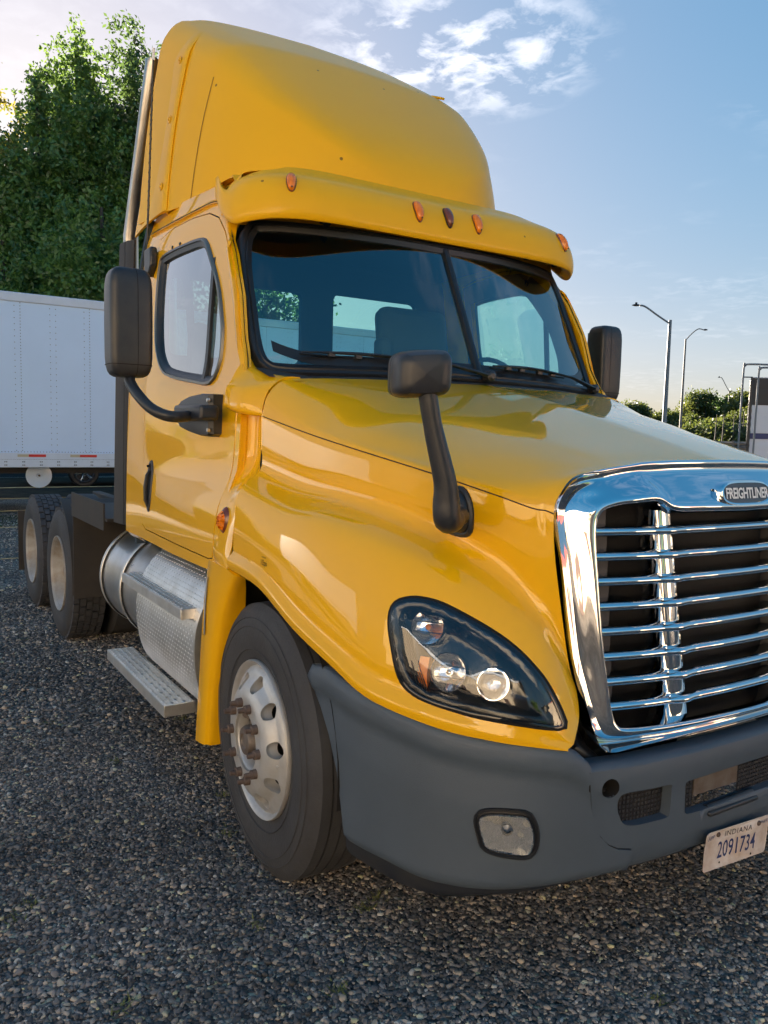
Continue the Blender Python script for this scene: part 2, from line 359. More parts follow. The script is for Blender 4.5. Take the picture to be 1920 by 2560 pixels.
M['wheel_dirty'] = pbr('dusty_rear_wheel', (.50, .51, .51), .6, metal=.25, dirt=(.34, .29, .23), vscale=7)
M['rust'] = pbr('rusty_steel', (.15, .118, .105), .7, metal=.3, bump=.4, bscale=60, dirt=(.09, .05, .035), vscale=14)
M['hub'] = pbr('grey_hub', (.20, .18, .165), .6, metal=.4, dirt=(.12, .085, .06), vscale=12)
M['tyre'] = pbr('tyre_rubber', (.050, .052, .056), .72, bump=.25, bscale=90, dirt=(.035, .034, .036), vscale=5)
M['tread'] = pbr('tread_rubber', (.070, .073, .083), .8, bump=.3, bscale=60, dirt=(.04, .04, .044), vscale=8)
M['groove'] = pbr('tread_groove', (.006, .006, .007), .9)
M['flap'] = pbr('black_fender_plastic', (.030, .027, .025), .7, bump=.15, bscale=30, dirt=(.045, .038, .032), vscale=4)
M['frame'] = pbr('dark_frame_steel', (.022, .021, .02), .7, dirt=(.035, .028, .022), vscale=4)
M['liner'] = pbr('black_liner', (.009, .008, .008), .95)
M['mesh'] = pbr('grille_mesh', (.018, .016, .016), .6, bump=.9, bscale=700)
M['duct'] = pbr('grille_duct', (.035, .036, .042), .5)
M['seat'] = pbr('seat_fabric', (.10, .12, .13), .9, bump=.2, bscale=300)
M['trim'] = pbr('cab_trim', (.030, .050, .075), .8)  # blue of the sky reflected in the windshield put into this colour
M['dash'] = pbr('dashboard', (.03, .035, .04), .7)
M['amber'] = pbr('amber_lens', (.92, .27, .008), .2, coat=.3, dirt=(.75, .17, .004), vscale=40)
M['amber_dull'] = pbr('faded_brown_lens', (.20, .05, .02), .3, coat=.5, dirt=(.12, .03, .012), vscale=30)
M['white'] = pbr('white_paint', (.8, .8, .8), .5)
M['plate'] = pbr('licence_plate', (.72, .66, .62), .5, dirt=(.55, .42, .33), vscale=14)
M['ink_blue'] = pbr('blue_ink', (.03, .05, .16), .5)
M['ink_dark'] = pbr('dark_ink', (.06, .055, .06), .6)
M['badge'] = pbr('badge_blue', (.01, .025, .05), .3, coat=.5)
M['reflector'] = pbr('lamp_reflector', (.95, .95, .96), .14, metal=.9, bump=.12, bscale=45, bdetail=0)
M['fogrefl'] = pbr('fog_reflector', (.93, .93, .92), .15, metal=.75, bump=.5, bscale=26, bdetail=0)
M['lamp_black'] = pbr('headlight_bezel', (.008, .009, .012), .18, coat=.3)
M['glass_ws'] = glass('windshield_glass', (.60, .84, .84), 1.0, gain=3.2, cap=.30)
M['glass_side'] = glass('side_window_glass', (.55, .86, .80), 1.0, gain=1, cap=.2)
M['glass_near'] = glass('door_window_glass', (.25, .36, .34), 1.0, gain=3.2, cap=.92)
M['lens'] = glass('clear_lens', (.93, .95, .97), 1.0)
m_, t_, b_ = nmat('diamond_plate'); M['diamond'] = m_
b_.inputs['Metallic'].default_value = 1; b_.inputs['Roughness'].default_value = .22; b_.inputs['Base Color'].default_value = (.66, .65, .62, 1)

# ------------------------------------------------------------------ truck
truck = empty('semi_truck', (0, 0, 0), label='large yellow day cab semi truck tractor with chrome grille parked on gravel', cat='truck')
T = truck
# hood with fenders: one moulded shell, both sides
HG = loft(HOOD_ROWS, 8, 6)
hood_mb = MB().grid(HG); hood_mb.both()
hood = hood_mb.build('hood', M['paint'], T, smooth=60)
m = hood.modifiers.new('solid', 'SOLIDIFY'); m.thickness = .006; m.offset = -1
m = hood.modifiers.new('split', 'EDGE_SPLIT'); m.split_angle = rad(60); m.use_edge_sharp = False
me_ = hood.data
hood_bvh = BVHTree.FromPolygons([v.co for v in me_.vertices], [tuple(p.vertices) for p in me_.polygons])
def hood_strip(i0, i1): pass
# wheel arch lip: rolled flange round the opening, both sides
arch = crom([r[-1] for r in HOOD_ROWS], 8)[:34]
lip = MB()
lip.grid([[(x, y*.998, z-.002) for x, y, z in arch], [(x, y+.012, z-.012) for x, y, z in arch], [(x, y+.055, z-.008) for x, y, z in arch], [(x, y+.09, z+.0) for x, y, z in arch]]); lip.build2('arch_lip', M['paint'], T, smooth=60)
# moulded seam between hood top and side (a thin dark groove with a bright lower edge)
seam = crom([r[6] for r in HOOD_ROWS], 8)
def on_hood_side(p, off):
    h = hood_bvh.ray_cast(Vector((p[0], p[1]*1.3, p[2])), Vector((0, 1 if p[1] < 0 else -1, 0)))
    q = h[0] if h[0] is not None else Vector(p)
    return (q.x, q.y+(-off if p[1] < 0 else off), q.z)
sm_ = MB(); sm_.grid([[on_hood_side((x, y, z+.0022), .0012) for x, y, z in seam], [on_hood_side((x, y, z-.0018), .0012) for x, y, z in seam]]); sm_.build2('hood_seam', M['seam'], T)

# cab side shell with the door opening ---------------------------------------
DT = [(-1.773,-1.046,2.705),(-1.52,-1.032,2.711),(-1.259,-1.014,2.712),(-1.052,-1.003,2.693),(-0.926,-1.005,2.648),(-0.819,-1.014,2.563),(-0.712,-1.028,2.437),(-0.6,-1.042,2.242),(-0.541,-1.053,2.054)]
DOOR = [(-1.69,2.684)]+[(p[0], p[2]) for p in DT[1:]]+[(-.46,1.92),(-.452,1.80),(-.452,1.52),(-.452,1.35),(-.452,1.20),(-.458,1.135),(-.50,1.128),(-1.0,1.128),(-1.56,1.130),(-1.63,1.15),(-1.66,1.20),(-1.665,1.5),(-1.675,1.95),(-1.685,2.4)]
def grow(P, d):
    out = []; n = len(P)
    ar = sum(P[i][0]*P[(i+1) % n][1]-P[(i+1) % n][0]*P[i][1] for i in range(n))
    for i in range(n):
        a, b, c = Vector(P[i-1]), Vector(P[i]), Vector(P[(i+1) % n]); t = ((b-a).normalized()+(c-b).normalized()).normalized()
        nn = Vector((t.y, -t.x)) * (1 if ar > 0 else -1); out.append(tuple(b+nn*d))
    return out
def side(x, z, off=0): return (x, -(cab_half(x, z)+off), z)
def dens(P, n=3):
    out = []
    for a, b in zip(P, P[1:]+P[:1]):
        k = max(1, int(math.dist(a, b)/.05)); out += [tuple(mix(u, v, t/k) for u, v in zip(a, b)) for t in range(k)]
    return out
WIN = [(p[0], p[2]) for p in [(-1.606,-1.088,2.341),(-1.618,-1.066,2.54),(-1.576,-1.06,2.573),(-1.464,-1.052,2.582),(-1.293,-1.041,2.583),(-1.112,-1.029,2.578),(-1.05,-1.027,2.565),(-0.989,-1.029,2.529),(-0.826,-1.042,2.344),(-0.737,-1.052,2.166),(-0.717,-1.058,2.069),(-0.723,-1.071,1.954),(-0.783,-1.09,1.884),(-0.997,-1.097,1.899),(-1.27,-1.107,1.932),(-1.425,-1.111,1.971),(-1.537,-1.106,2.072),(-1.586,-1.098,2.202)]]
WIN = dense(WIN, 60)
shell = [(-2.0,2.85),(-1.5,2.85),(-1.0,2.83),(-.90,2.74)]+[(p[0]+.022, p[2]+.01) for p in DT[4:]]+[(-.435,1.92),(-.40,1.80),(-.40,1.50),(-.40,1.30),(-.40,1.13),(-.40,1.08),(-1.0,1.07),(-2.0,1.07)]
def both_sides(mb, name, mat, **k):
    for s in (0, 1): yield (mb if s == 0 else mb.mirrored()).build(name, mat, **k)
cab = trim(dens(shell), [dens(grow(DOOR, .006))], lambda x, z: side(x, z), .05); cabo = cab.build2('cab_body', M['paint'], T, smooth=50, solid=.03, soff=-1)
dj = MB()    # door jamb in shadow behind the gap
for a, b in ((.03, -.02),):
    o_, i_ = dens(grow(DOOR, .03)), dens(grow(DOOR, -.03)); o_, i_ = resample(o_+o_[:1], 120), resample(i_+i_[:1], 120)
    dj.grid([[side(x, z, -.014) for x, z in o_], [side(x, z, -.014) for x, z in i_]])
dj.build2('door_jamb', M['gap'], T)
# doors (both sides), each with its window
for s in (1, -1):
    F = (lambda mb: mb) if s == 1 else (lambda mb: mb.mirrored())
    d = F(trim(dens(DOOR), [WIN], lambda x, z: side(x, z, .001), .045)).build('door', M['paint'], T, smooth=50, solid=.02, soff=-1)
    # pressed ridge round the window opening and rubber / bright frame
    o1, o2, o3, o4 = grow(WIN, .030), grow(WIN, .012), grow(WIN, -.004), grow(WIN, -.030)
    if sum(WIN[i][0]*WIN[(i+1) % 60][1]-WIN[(i+1) % 60][0]*WIN[i][1] for i in range(60)) < 0: pass
    fr = MB(); ring = [[side(x, z, k) for x, z in P+P[:1]] for P, k in ((grow(WIN, .012), .002), (grow(WIN, .008), .013), (grow(WIN, -.004), .014), (grow(WIN, -.008), -.004))]
    fr.grid(ring); F(fr).build('window_frame', M['frame_dull'], d, smooth=60)
    ru = MB(); ru.grid([[side(x, z, k) for x, z in P+P[:1]] for P, k in ((grow(WIN, -.006), .006), (grow(WIN, -.030), .000), (grow(WIN, -.036), -.02))])
    F(ru).build('window_seal', M['rubber'], d, smooth=60)
    GL = grow(WIN, -.030)
    g = MB(); 
    F(trim(GL, [], lambda x, z: side(x, z, -.012), .12)).build('window_glass', M['glass_near'] if s == 1 else M['glass_side'], d, smooth=80)
    XD = (-0.892,-1.059,2.174)[0]
    zc = [z for z in [1.90+.04*i for i in range(16)] if z < 2.47]
    bar = MB(); bar.grid([[side(XD+.02*(2.2-z)+dx, z, k) for z in zc] for dx, k in ((-.017, -.01), (-.015, .004), (.015, .004), (.017, -.01))])
    F(bar).build('window_divider', M['rubber'], d, smooth=60)
    # handle: dark oval escutcheon with a recess and a grip
    hc = [(-1.535,1.500),(-1.50,1.497),(-1.475,1.45),(-1.468,1.38),(-1.470,1.30),(-1.485,1.245),(-1.505,1.225),(-1.53,1.245),(-1.55,1.31),(-1.558,1.40),(-1.555,1.47)]
    hc = dense(hc, 36)
    h = MB(); h.grid([[side(x, z, k) for x, z in P+P[:1]] for P, k in ((grow(hc, 0), .0), (grow(hc, -.004), .008), (grow(hc, -.016), .008), (grow(hc, -.020), -.0))])
    ho = F(h).build('door_handle', M['duct'], d, smooth=60)
    F(trim(grow(hc, -.012), [], lambda x, z: side(x, z, .003), .02)).build('handle_recess', M['gap'], d)
    gp = MB().tube([side(-1.502, 1.255, .006), side(-1.505, 1.29, .020), side(-1.508, 1.36, .024), side(-1.512, 1.42, .020), side(-1.517, 1.445, .008)], [.008, .011, .012, .011, .008], n=8, flat=.7)
    F(gp).build('grip', M['black'], d)
    lk = MB().lathe([(0, .001), (0, .007), (-.012, .007)], c=side(-1.522, 1.470, .012), n=14); F(lk).build('door_lock', M['gap'], d)
    for bx, by_, bz in [(-1.474,-1.049,2.606),(-1.37,-1.042,2.606)]:
        F(MB().lathe([(-.004, .011), (.004, .008), (.006, .001)], c=side(bx, bz, .001), n=12, sgn=-1)).build('plug', M['frame'], d)
# drip rail above the door
dr = MB(); xs = [-1.86+.03*i for i in range(34)]
zf = lambda x: 2.745-.0*(x+1.8)+(-.04*max(0, (x+1.1)/.25)**2 if x > -1.1 else 0)
dr.grid([[side(x, zf(x)+dz, k) for x in xs] for dz, k in ((.014, .001), (.010, .012), (-.006, .013), (-.010, .0))]); dr.build2('drip_rail', M['paint'], T, smooth=60)
dr = MB(); dr.grid([[side(x, zf(x)+dz, k) for x in xs] for dz, k in ((.003, .0135), (-.002, .0139))]); dr.build2('drip_seal', M['gap'], T)
# A pillars: from the door edge round to the windshield gasket
pa = [side(x+.014, z) for x, z in [(DT[3][0], DT[3][2]+.01)]+[(p[0], p[2]) for p in DT[4:]]+[(-.47,1.95),(-.455,1.88)]]
pb = [(ws_x(y, z)-.016, -y-.004, z) for y, z in ((.90,2.66),(.955,2.61),(.982,2.52),(.999,2.40),(1.012,2.2),(1.016,2.05),(1.0,1.95),(.98,1.905))]
pm = [((a[0]*.45+b[0]*.55+.010), (a[1]*.60+b[1]*.40)-.010, (a[2]+b[2])/2) for a, b in zip(pa, pb)]
ap = MB().grid(loft([pa, pm, pb], 6, 5)); ap.build2('a_pillar', M['paint'], T, smooth=60, solid=.02, soff=-1)

# windshield: gasket, glass, divider -----------------------------------------
half = [(0,1.915),(.40,1.912),(.72,1.907),(.91,1.906),(.975,1.925),(1.008,1.975),(1.016,2.06),(1.010,2.2),(.998,2.4),(.975,2.52),(.940,2.585),(.87,2.617),(.46,2.610),(0,2.600)]
WSO = resample([(y, z) for y, z in crom([(-y, z) for y, z in half], 6)]+[(y, z) for y, z in crom([(y, z) for y, z in half], 6)[::-1]][1:], 181)[:-1]
if True:
    ar = sum(WSO[i][0]*WSO[(i+1) % 180][1]-WSO[(i+1) % 180][0]*WSO[i][1] for i in range(180))
def wsp(y, z, off=0): return (ws_x(y, z)+off, y, z+off*.45)
gk = MB(); gk.grid([[wsp(y, z, k) for y, z in P+P[:1]] for P, k in ((grow(WSO, .004), -.02), (WSO, .006), (grow(WSO, -.010), .016), (grow(WSO, -.022), .014), (grow(WSO, -.024), .010), (grow(WSO, -.030), .014), (grow(WSO, -.050), .004), (grow(WSO, -.052), -.01))])
gk.build('windshield_gasket', M['rubber'], T, smooth=40)
WGI = grow(WSO, -.046)
ws = trim(WGI, [], lambda y, z: wsp(y, z, .0), .06).build('windshield', M['glass_ws'], T, smooth=80)
# dark frit band along the bottom of the glass
fb = MB(); ys = [-.93+.031*i for i in range(61)]
fb.grid([[wsp(y, 1.955+(.05*max(0, (abs(y)-.72)/.2)**2), .002) for y in ys], [wsp(y, 2.003+.05*max(0, (abs(y)-.72)/.2)**2, .002) for y in ys]]); fb.build('frit_band', M['rubber'], ws)
dv = MB(); zz = [1.925+.034*i for i in range(20)]
dv.grid([[wsp(yy, z, k) for z in zz] for yy, k in ((-.020, -.004), (-.014, .014), (-.004, .017), (.004, .017), (.014, .014), (.020, -.004))]); dv.build('windshield_divider', M['rubber'], T, smooth=50)
# dark cowl strip below the glass
cw = MB(); ys = [-.97+.0485*i for i in range(41)]
cw.grid([[(ws_x(y, 1.90)+dx, y, 1.900-.012*(abs(y)/.97)**3+dz) for y in ys] for dx, dz in ((-.02, .02), (.02, .012), (.035, -.002), (.03, -.05))]); cw.build('cowl_strip', M['black'], T, smooth=60)
# header above the windshield (cab roof front), yellow, behind the visor
hd = MB(); ys = [-.97+.0485*i for i in range(41)]
hd.grid([[(ws_x(y, 2.60)-dx, y*k, z) for y in ys] for dx, k, z in ((-.002, 1, 2.600), (.012, 1, 2.635), (.035, .995, 2.70), (.075, .98, 2.79), (.16, .96, 2.86), (.4, .93, 2.88))]); hd.build('roof_header', M['paint'], T, smooth=60, solid=.01, soff=-1)

# sun visor -------------------------------------------------------------------
def vsec(x, y, nx, ny, zl, zt=2.785, back=.30, zend=2.91):
    """visor section: lip point (x, y, zl), outward plan direction (nx, ny)"""
    P = [(-.045, zl+.030), (-.006, zl+.004), (.004, zl-.001), (.012, zl+.003), (.020, zl+.025), (.019, zl+.065), (.008, zl+.11), (-.013, zt-.038), (-.046, zt+.002), (-.095, zt+.034), (-.16, zt+.064), (-back*.78, zend-.018), (-back, zend)]
    return [(x+nx*d, y+ny*d, z) for d, z in P]
VS = [vsec(-.503, 0, 1, 0, 2.598), vsec(-.502, -.3, 1, -.0, 2.598), vsec(-.507, -.575, 1, -.03, 2.598), vsec(-.530, -.76, .97, -.22, 2.597, back=.32),
      vsec(-.575, -.885, .88, -.48, 2.592, back=.36), vsec(-.640, -.962, .70, -.72, 2.583, back=.40), vsec(-.705, -1.002, .42, -.90, 2.578, zt=2.783, back=.44), vsec(-.765, -1.016, .18, -.98, 2.600, zt=2.785, back=.46),
      vsec(-.84, -1.018, .06, -1, 2.655, zt=2.79, back=.46), vsec(-.91, -1.002, 0, -1, 2.712, zt=2.785, back=.38), vsec(-.97, -.985, 0, -1, 2.738, zt=2.768, back=.36, zend=2.872), vsec(-1.04, -.962, 0, -1, 2.755, zt=2.758, back=.34, zend=2.855)]
VG = loft(VS, 6, 5); vis = MB().grid(VG); vis.both()
viso = vis.build('sun_visor', M['paint_dull'], T, smooth=60, solid=.010, soff=-1)
vis_bvh = BVHTree.FromPolygons([v.co for v in viso.data.vertices], [tuple(p.vertices) for p in viso.data.polygons])
for k, (bx, by) in enumerate(((-.57, -.62), (-.53, -.13), (-.53, .55), (-.56, .78))):
    MB().box((bx-.02, by, 2.648), (.11, .012, .05)).build('visor_bracket', M['paint'] if k % 2 else M['black'], T)
    MB().lathe([(0, .018), (.02, .018), (.025, .001)], c=(bx-.01, by, 2.607), axis='z', n=10).build('bracket_bolt', M['black'], T)
# marker lights on the visor
for (x, y, z), mt in (((-0.584,-0.8,2.75), 'amber'), ((-0.479,-0.178,2.734), 'amber'), ((-0.478,0.0,2.735), 'amber_dull'), ((-0.478,0.178,2.732), 'amber'), ((-0.551,0.8,2.73), 'amber')):
    nr = Vector((1, -.45 if y < -.5 else (.45 if y > .5 else 0), .45)).normalized()
    pt = Patch(vis_bvh, (x, y, z), nr)
    o = [(.0205*math.copysign(abs(math.cos(a))**.8, math.cos(a))*(1+.10*math.sin(a)), .054*math.sin(a)) for a in [2*math.pi*i/24 for i in range(24)]]
    b = MB(); b.grid([[pt.pt(u*1.16, v*1.08, .0) for u, v in o+o[:1]], [pt.pt(u*1.12, v*1.06, .006) for u, v in o+o[:1]], [pt.pt(u*.9, v*.95, .006) for u, v in o+o[:1]]])
    ml = b.build('marker_light', M['frame'] if mt != 'amber' else M['amber_dull'], T)
    ml['label'] = 'faded brown marker light' if mt != 'amber' else 'orange marker light'
    l = MB(); l.grid([[pt.pt(u*k, v*k, h_) for u, v in o+o[:1]] for k, h_ in ((1, .004), (.97, .014), (.8, .022), (.4, .026), (.02, .027))]); l.build('lens', M[mt], ml, smooth=60)
    MB().lathe([(0, .004), (.003, .003), (.004, .0005)], c=pt.pt(0.002, -.046, .021), axis='x', n=10).build('lens_screw', M['frame'], ml)

# roof fairing ------------------------------------------------------------------
TY = [0,.35,.6,.717,.787,.843,.878,.905,.935,.962,.987,1.0]; TZ = [1,.99,.972,.945,.915,.862,.798,.68,.53,.36,.15,0]
FX0, FXN, FH1, FH0, FW0, FA2, FA3, FPW = -1.451, -.75, 3.867, 3.747, .972, .619, .643, 1.743
def fsec(x, W_, H_): return [(x, -W_*a, 2.83+(H_-2.83)*b) for a, b in zip(TY, TZ)]
FR = []
for x in (-2.02, -1.83, -1.65, -1.58, -1.50): 
    k = (x+1.65)/(FX0+1.65); FR.append(fsec(x, 1.037+(FW0-1.037)*k if k > 0 else 1.037-.02*k, FH1+(FH0-FH1)*k))
for i in range(0, 23):
    th = i/23*math.pi/2; sx = math.sin(th)**FPW
    x = FX0+(FXN-FX0)*sx; H_ = FH0+(x-FX0)*(FH0-FH1)/(FX0+1.65); H_ = 2.83+(H_-2.83)*math.cos(th)**FA3; FR.append(fsec(x, FW0*math.cos(th)**FA2, H_))
FR.append([(FXN, -.001*a, 2.83+.001*b) for a, b in zip(TY, TZ)])
# even out the rows, then a little smoothing across sections keeps the reflections calm
FGr = [crom(r, 5) for r in FR]
Acol = np.array(FGr)
for _ in range(3): Acol[1:-1] = .25*Acol[:-2]+.5*Acol[1:-1]+.25*Acol[2:]
cols = [resample(crom([tuple(p) for p in Acol[:, j]], 3), 60) for j in range(Acol.shape[1])]
FG = [list(r) for r in zip(*cols)]
fair = MB().grid(FG); fair.both(); fair.build('roof_fairing', M['paint_dull'], T, smooth=70, solid=.008, soff=-1)
fair_bvh = BVHTree.FromPolygons([Vector(v) for v in fair.v], fair.f)
# side extenders of the fairing (outer skin standing proud of the fairing)
gapc = [(-1.66,-0.736,3.845),(-1.66,-0.813,3.811),(-1.66,-0.87,3.75),(-1.66,-0.908,3.679),(-1.66,-0.936,3.556),(-1.66,-0.966,3.399),(-1.66,-0.995,3.214),(-1.66,-1.021,2.99),(-1.66,-1.034,2.834)]
edge = [(-2.12,)+tuple(p[1:]) for p in [(-2.12,-0.545,4.084),(-2.12,-0.748,4.067),(-2.12,-0.819,4.034),(-2.12,-0.867,3.978),(-2.12,-0.905,3.902),(-2.12,-0.923,3.817),(-2.12,-0.945,3.67),(-2.12,-0.968,3.464),(-2.12,-0.999,3.22),(-2.12,-1.04,2.964),(-2.12,-1.071,2.778)]]
gapc[0] = (-1.95,-0.614,3.995); gapc[1] = (-1.76,-0.777,3.86); gapc[2] = (-1.69,-0.86,3.765); edge[0] = (-1.97,-0.601,4.009); edge[1] = (-2.08,-0.761,4.048)
ga, gb = resample(crom(gapc, 6), 40), resample(crom(edge, 6), 40)
mid_ = [tuple((a+b)/2 for a, b in zip(p, q)) for p, q in zip(ga, gb)]
mid_ = [(x, y-.012, z+.004) for x, y, z in mid_]
sx = MB().grid(loft([[ (x-.02, y+.03, z-.01) for x, y, z in ga], [(x, y-.004, z) for x, y, z in ga], mid_, gb], 4, 1))
for o in both_sides(sx, 'side_extender', M['paint_dull'], parent=T, smooth=50, solid=.012, soff=-1): pass
for k in (16, 25, 35):
    a, b = Vector(ga[k]), Vector(gb[k]); p = a.lerp(b, .13)+Vector((0, -.012, .003))
    for s in (1, -1): MB().lathe([(0, .022), (.004, .020), (.005, .012), (-.002, .010), (.008, .007), (.009, .001)], c=(p.x, p.y*s, p.z), n=14, sgn=-s).build('recessed_bolt', M['paint_dull'], T)
gp_ = MB().grid([[(x-.045, y+.03, z-.01) for x, y, z in ga], [(x+.0, y+.024, z-.004) for x, y, z in ga], [(x+.012, y+.02, z-.004) for x, y, z in ga]]); gp_.build2('fairing_gap_seal', M['gap'], T)
# thin groove and two bolts on the fairing, small clip on the top edge
ptf = Patch(fair_bvh, (-1.35, -.98, 3.25), (.1, -1, .1))
g0, g1 = (-1.405,-0.93,3.476), (-1.435,-0.99,2.851)
def fside(x, z, off): h = fair_bvh.ray_cast(Vector((x, -1.6, z)), Vector((0, 1, 0))); return (x, (h[0].y if h[0] is not None else -1)-off, z)
MB().grid([[fside(mix(g0[0], g1[0], t/14)+d, mix(g0[2], g1[2], t/14), .0015) for t in range(15)] for d in (-.004, .004)]).build('fairing_groove', M['groove_y'], T)
for q in ((-1.0,-0.881,2.913), (-0.86,-0.613,2.923)):
    h = fair_bvh.find_nearest(Vector(q)); MB().lathe([(-.002, .016), (.008, .014), (.010, .008), (.004, .006), (.004, .001)], c=tuple(h[0]), axis='x', n=12).build('fairing_bolt', M['frame'], T)
h = fair_bvh.find_nearest(Vector(CLIP))
MB().box(tuple(h[0]+Vector((0, 0, .008))), (.12, .03, .014), Matrix.Rotation(.40, 3, 'Y')).build('fairing_clip', M['paint_dull'], T, bevel=.004)
# roof flank between the drip rail and the fairing is part of cab_body; roof sheet closes the cab
rf = MB(); rf.grid([[(x, y*cab_half(x, 2.83), 2.835+.02*(1-abs(y))) for y in (-1, -.6, 0, .6, 1)] for x in (-2.0, -1.6, -1.2, -.92)]); rf.build('cab_roof', M['paint'], T)

# shoulder between the visor tail, the drip rail and the fairing
for s_ in (1, -1):
    g_ = [[(x, -s_*yy, zz_) for yy, zz_ in ((cab_half(x, 2.80)-.004, 2.795), (cab_half(x, 2.83)-.03, 2.828), (.90, 2.858), (.80, 2.885), (.62, 2.905), (.45, 2.915))] for x in (-1.45, -1.25, -1.10, -1.0, -.93, -.87)]
    MB().grid(loft(g_, 4, 4)).build('roof_shoulder', M['paint_dull'], T, smooth=60)
# ------------------------------------------------------------------ cowl side panel between door and hood
def zrow(z, pts): return [(x, y, z) for x, y in pts]
CP = [  # from door edge to hood edge, bottom to top
 [(-.446,-1.19,1.10),(-.40,-1.20,1.10),(-.35,-1.21,1.10),(-.30,-1.212,1.10),(-.262,-1.21,1.105)],
 [(-.446,-1.203,1.16),(-.40,-1.208,1.16),(-.35,-1.21,1.16),(-.30,-1.21,1.16),(-.262,-1.205,1.16)],
 [(-.446,-1.196,1.22),(-.40,-1.198,1.22),(-.35,-1.20,1.22),(-.30,-1.20,1.22),(-.262,-1.192,1.21)],
 [(-.446,-1.186,1.31),(-.40,-1.185,1.31),(-.35,-1.185,1.31),(-.30,-1.184,1.31),(-.262,-1.180,1.31)],
 [(-.446,-1.162,1.40),(-.40,-1.16,1.40),(-.35,-1.158,1.40),(-.30,-1.156,1.41),(-.262,-1.150,1.415)],
 [(-.446,-1.125,1.48),(-.40,-1.105,1.48),(-.35,-1.085,1.48),(-.30,-1.085,1.49),(-.262,-1.09,1.495)],
 [(-.446,-1.110,1.55),(-.40,-1.075,1.55),(-.35,-1.050,1.55),(-.30,-1.055,1.55),(-.262,-1.072,1.55)],
 [(-.446,-1.107,1.65),(-.40,-1.068,1.65),(-.35,-1.042,1.65),(-.30,-1.050,1.65),(-.262,-1.070,1.65)],
 [(-.446,-1.105,1.74),(-.40,-1.066,1.74),(-.35,-1.040,1.74),(-.30,-1.048,1.74),(-.262,-1.068,1.74)],
 [(-.446,-1.10,1.82),(-.40,-1.06,1.82),(-.35,-1.03,1.82),(-.30,-1.03,1.82),(-.262,-1.03,1.82)],
]
cpb = MB().grid(loft(CP, 4, 4)); cps = cpb.build2('cowl_panel', M['paint'], T, smooth=60, solid=.02, soff=-1)
MB().grid([[(-.262, y+.012, z) for y, z in ((-1.215,1.12),(-1.18,1.31),(-1.09,1.49),(-1.07,1.74),(-1.0,1.86))], [(-.249, y+.03, z) for y, z in ((-1.215,1.12),(-1.18,1.31),(-1.09,1.49),(-1.07,1.74),(-1.0,1.86))]]).build2('hood_gap', M['gap'], T)
# cowl corner: the proud cap under the windshield corner
CC = [
 [(-.446,-1.105,1.742),(-.40,-1.095,1.735),(-.34,-1.075,1.73),(-.29,-1.06,1.728),(-.262,-1.05,1.73)],
 [(-.452,-1.148,1.765),(-.40,-1.142,1.752),(-.34,-1.122,1.742),(-.29,-1.09,1.736),(-.262,-1.068,1.737)],
 [(-.452,-1.152,1.80),(-.40,-1.147,1.79),(-.34,-1.128,1.785),(-.29,-1.09,1.78),(-.262,-1.062,1.775)],
 [(-.450,-1.146,1.845),(-.40,-1.135,1.84),(-.34,-1.108,1.835),(-.29,-1.07,1.83),(-.262,-1.045,1.825)],
 [(-.450,-1.128,1.872),(-.41,-1.11,1.872),(-.36,-1.075,1.870),(-.30,-1.035,1.868),(-.262,-1.01,1.864)],
 [(-.452,-1.095,1.93),(-.44,-1.062,1.925),(-.40,-1.02,1.915),(-.34,-.985,1.902),(-.262,-.965,1.890)],
 [(-.47,-1.06,1.96),(-.47,-1.025,1.945),(-.44,-.985,1.925),(-.38,-.945,1.905),(-.262,-.90,1.893)],
]
ccb = MB().grid(loft(CC, 5, 5)); ccb.build2('cowl_corner', M['paint'], T, smooth=60, solid=.02, soff=-1)
cow = MB(); ys = [-.95+.05*i for i in range(39)]
cow.grid([[(x+(.03 if x > -.3 else 0), y, z-.02*(abs(y)/.95)**4) for y in ys] for x, z in ((-.48,1.885),(-.30,1.89),(-.24,1.892))]); cow.build('cowl_deck', M['black'], T)
# turn lamp in the cowl panel
for s in (1, -1):
    def F(mb): return mb if s == 1 else mb.mirrored()
    o = [(.034*math.cos(a), .052*math.sin(a)) for a in [2*math.pi*i/24 for i in range(24)]]
    P_ = lambda u, v, w: (-.352+u, -1.184-w-abs(v)*.1+(.25*(v) if v > 0 else 0)*.4, 1.302+v)
    tl = F(MB().grid([[P_(u*k, v*k, h_) for u, v in o+o[:1]] for k, h_ in ((1.1, -.004), (1, .006), (.8, .014), (.72, .010))])).build('turn_lamp', M['amber_dull'], T, smooth=50)
    b = MB().grid([[P_(u*k+.004*math.sin(i*9), v*k, h_+.006*math.sin(i*2.4+k*9)) for i, (u, v) in enumerate(o+o[:1])] for k, h_ in ((.78, .010), (.6, .022), (.35, .032), (.02, .030))])
    F(b).build('lens', M['amber'], tl, smooth=30)

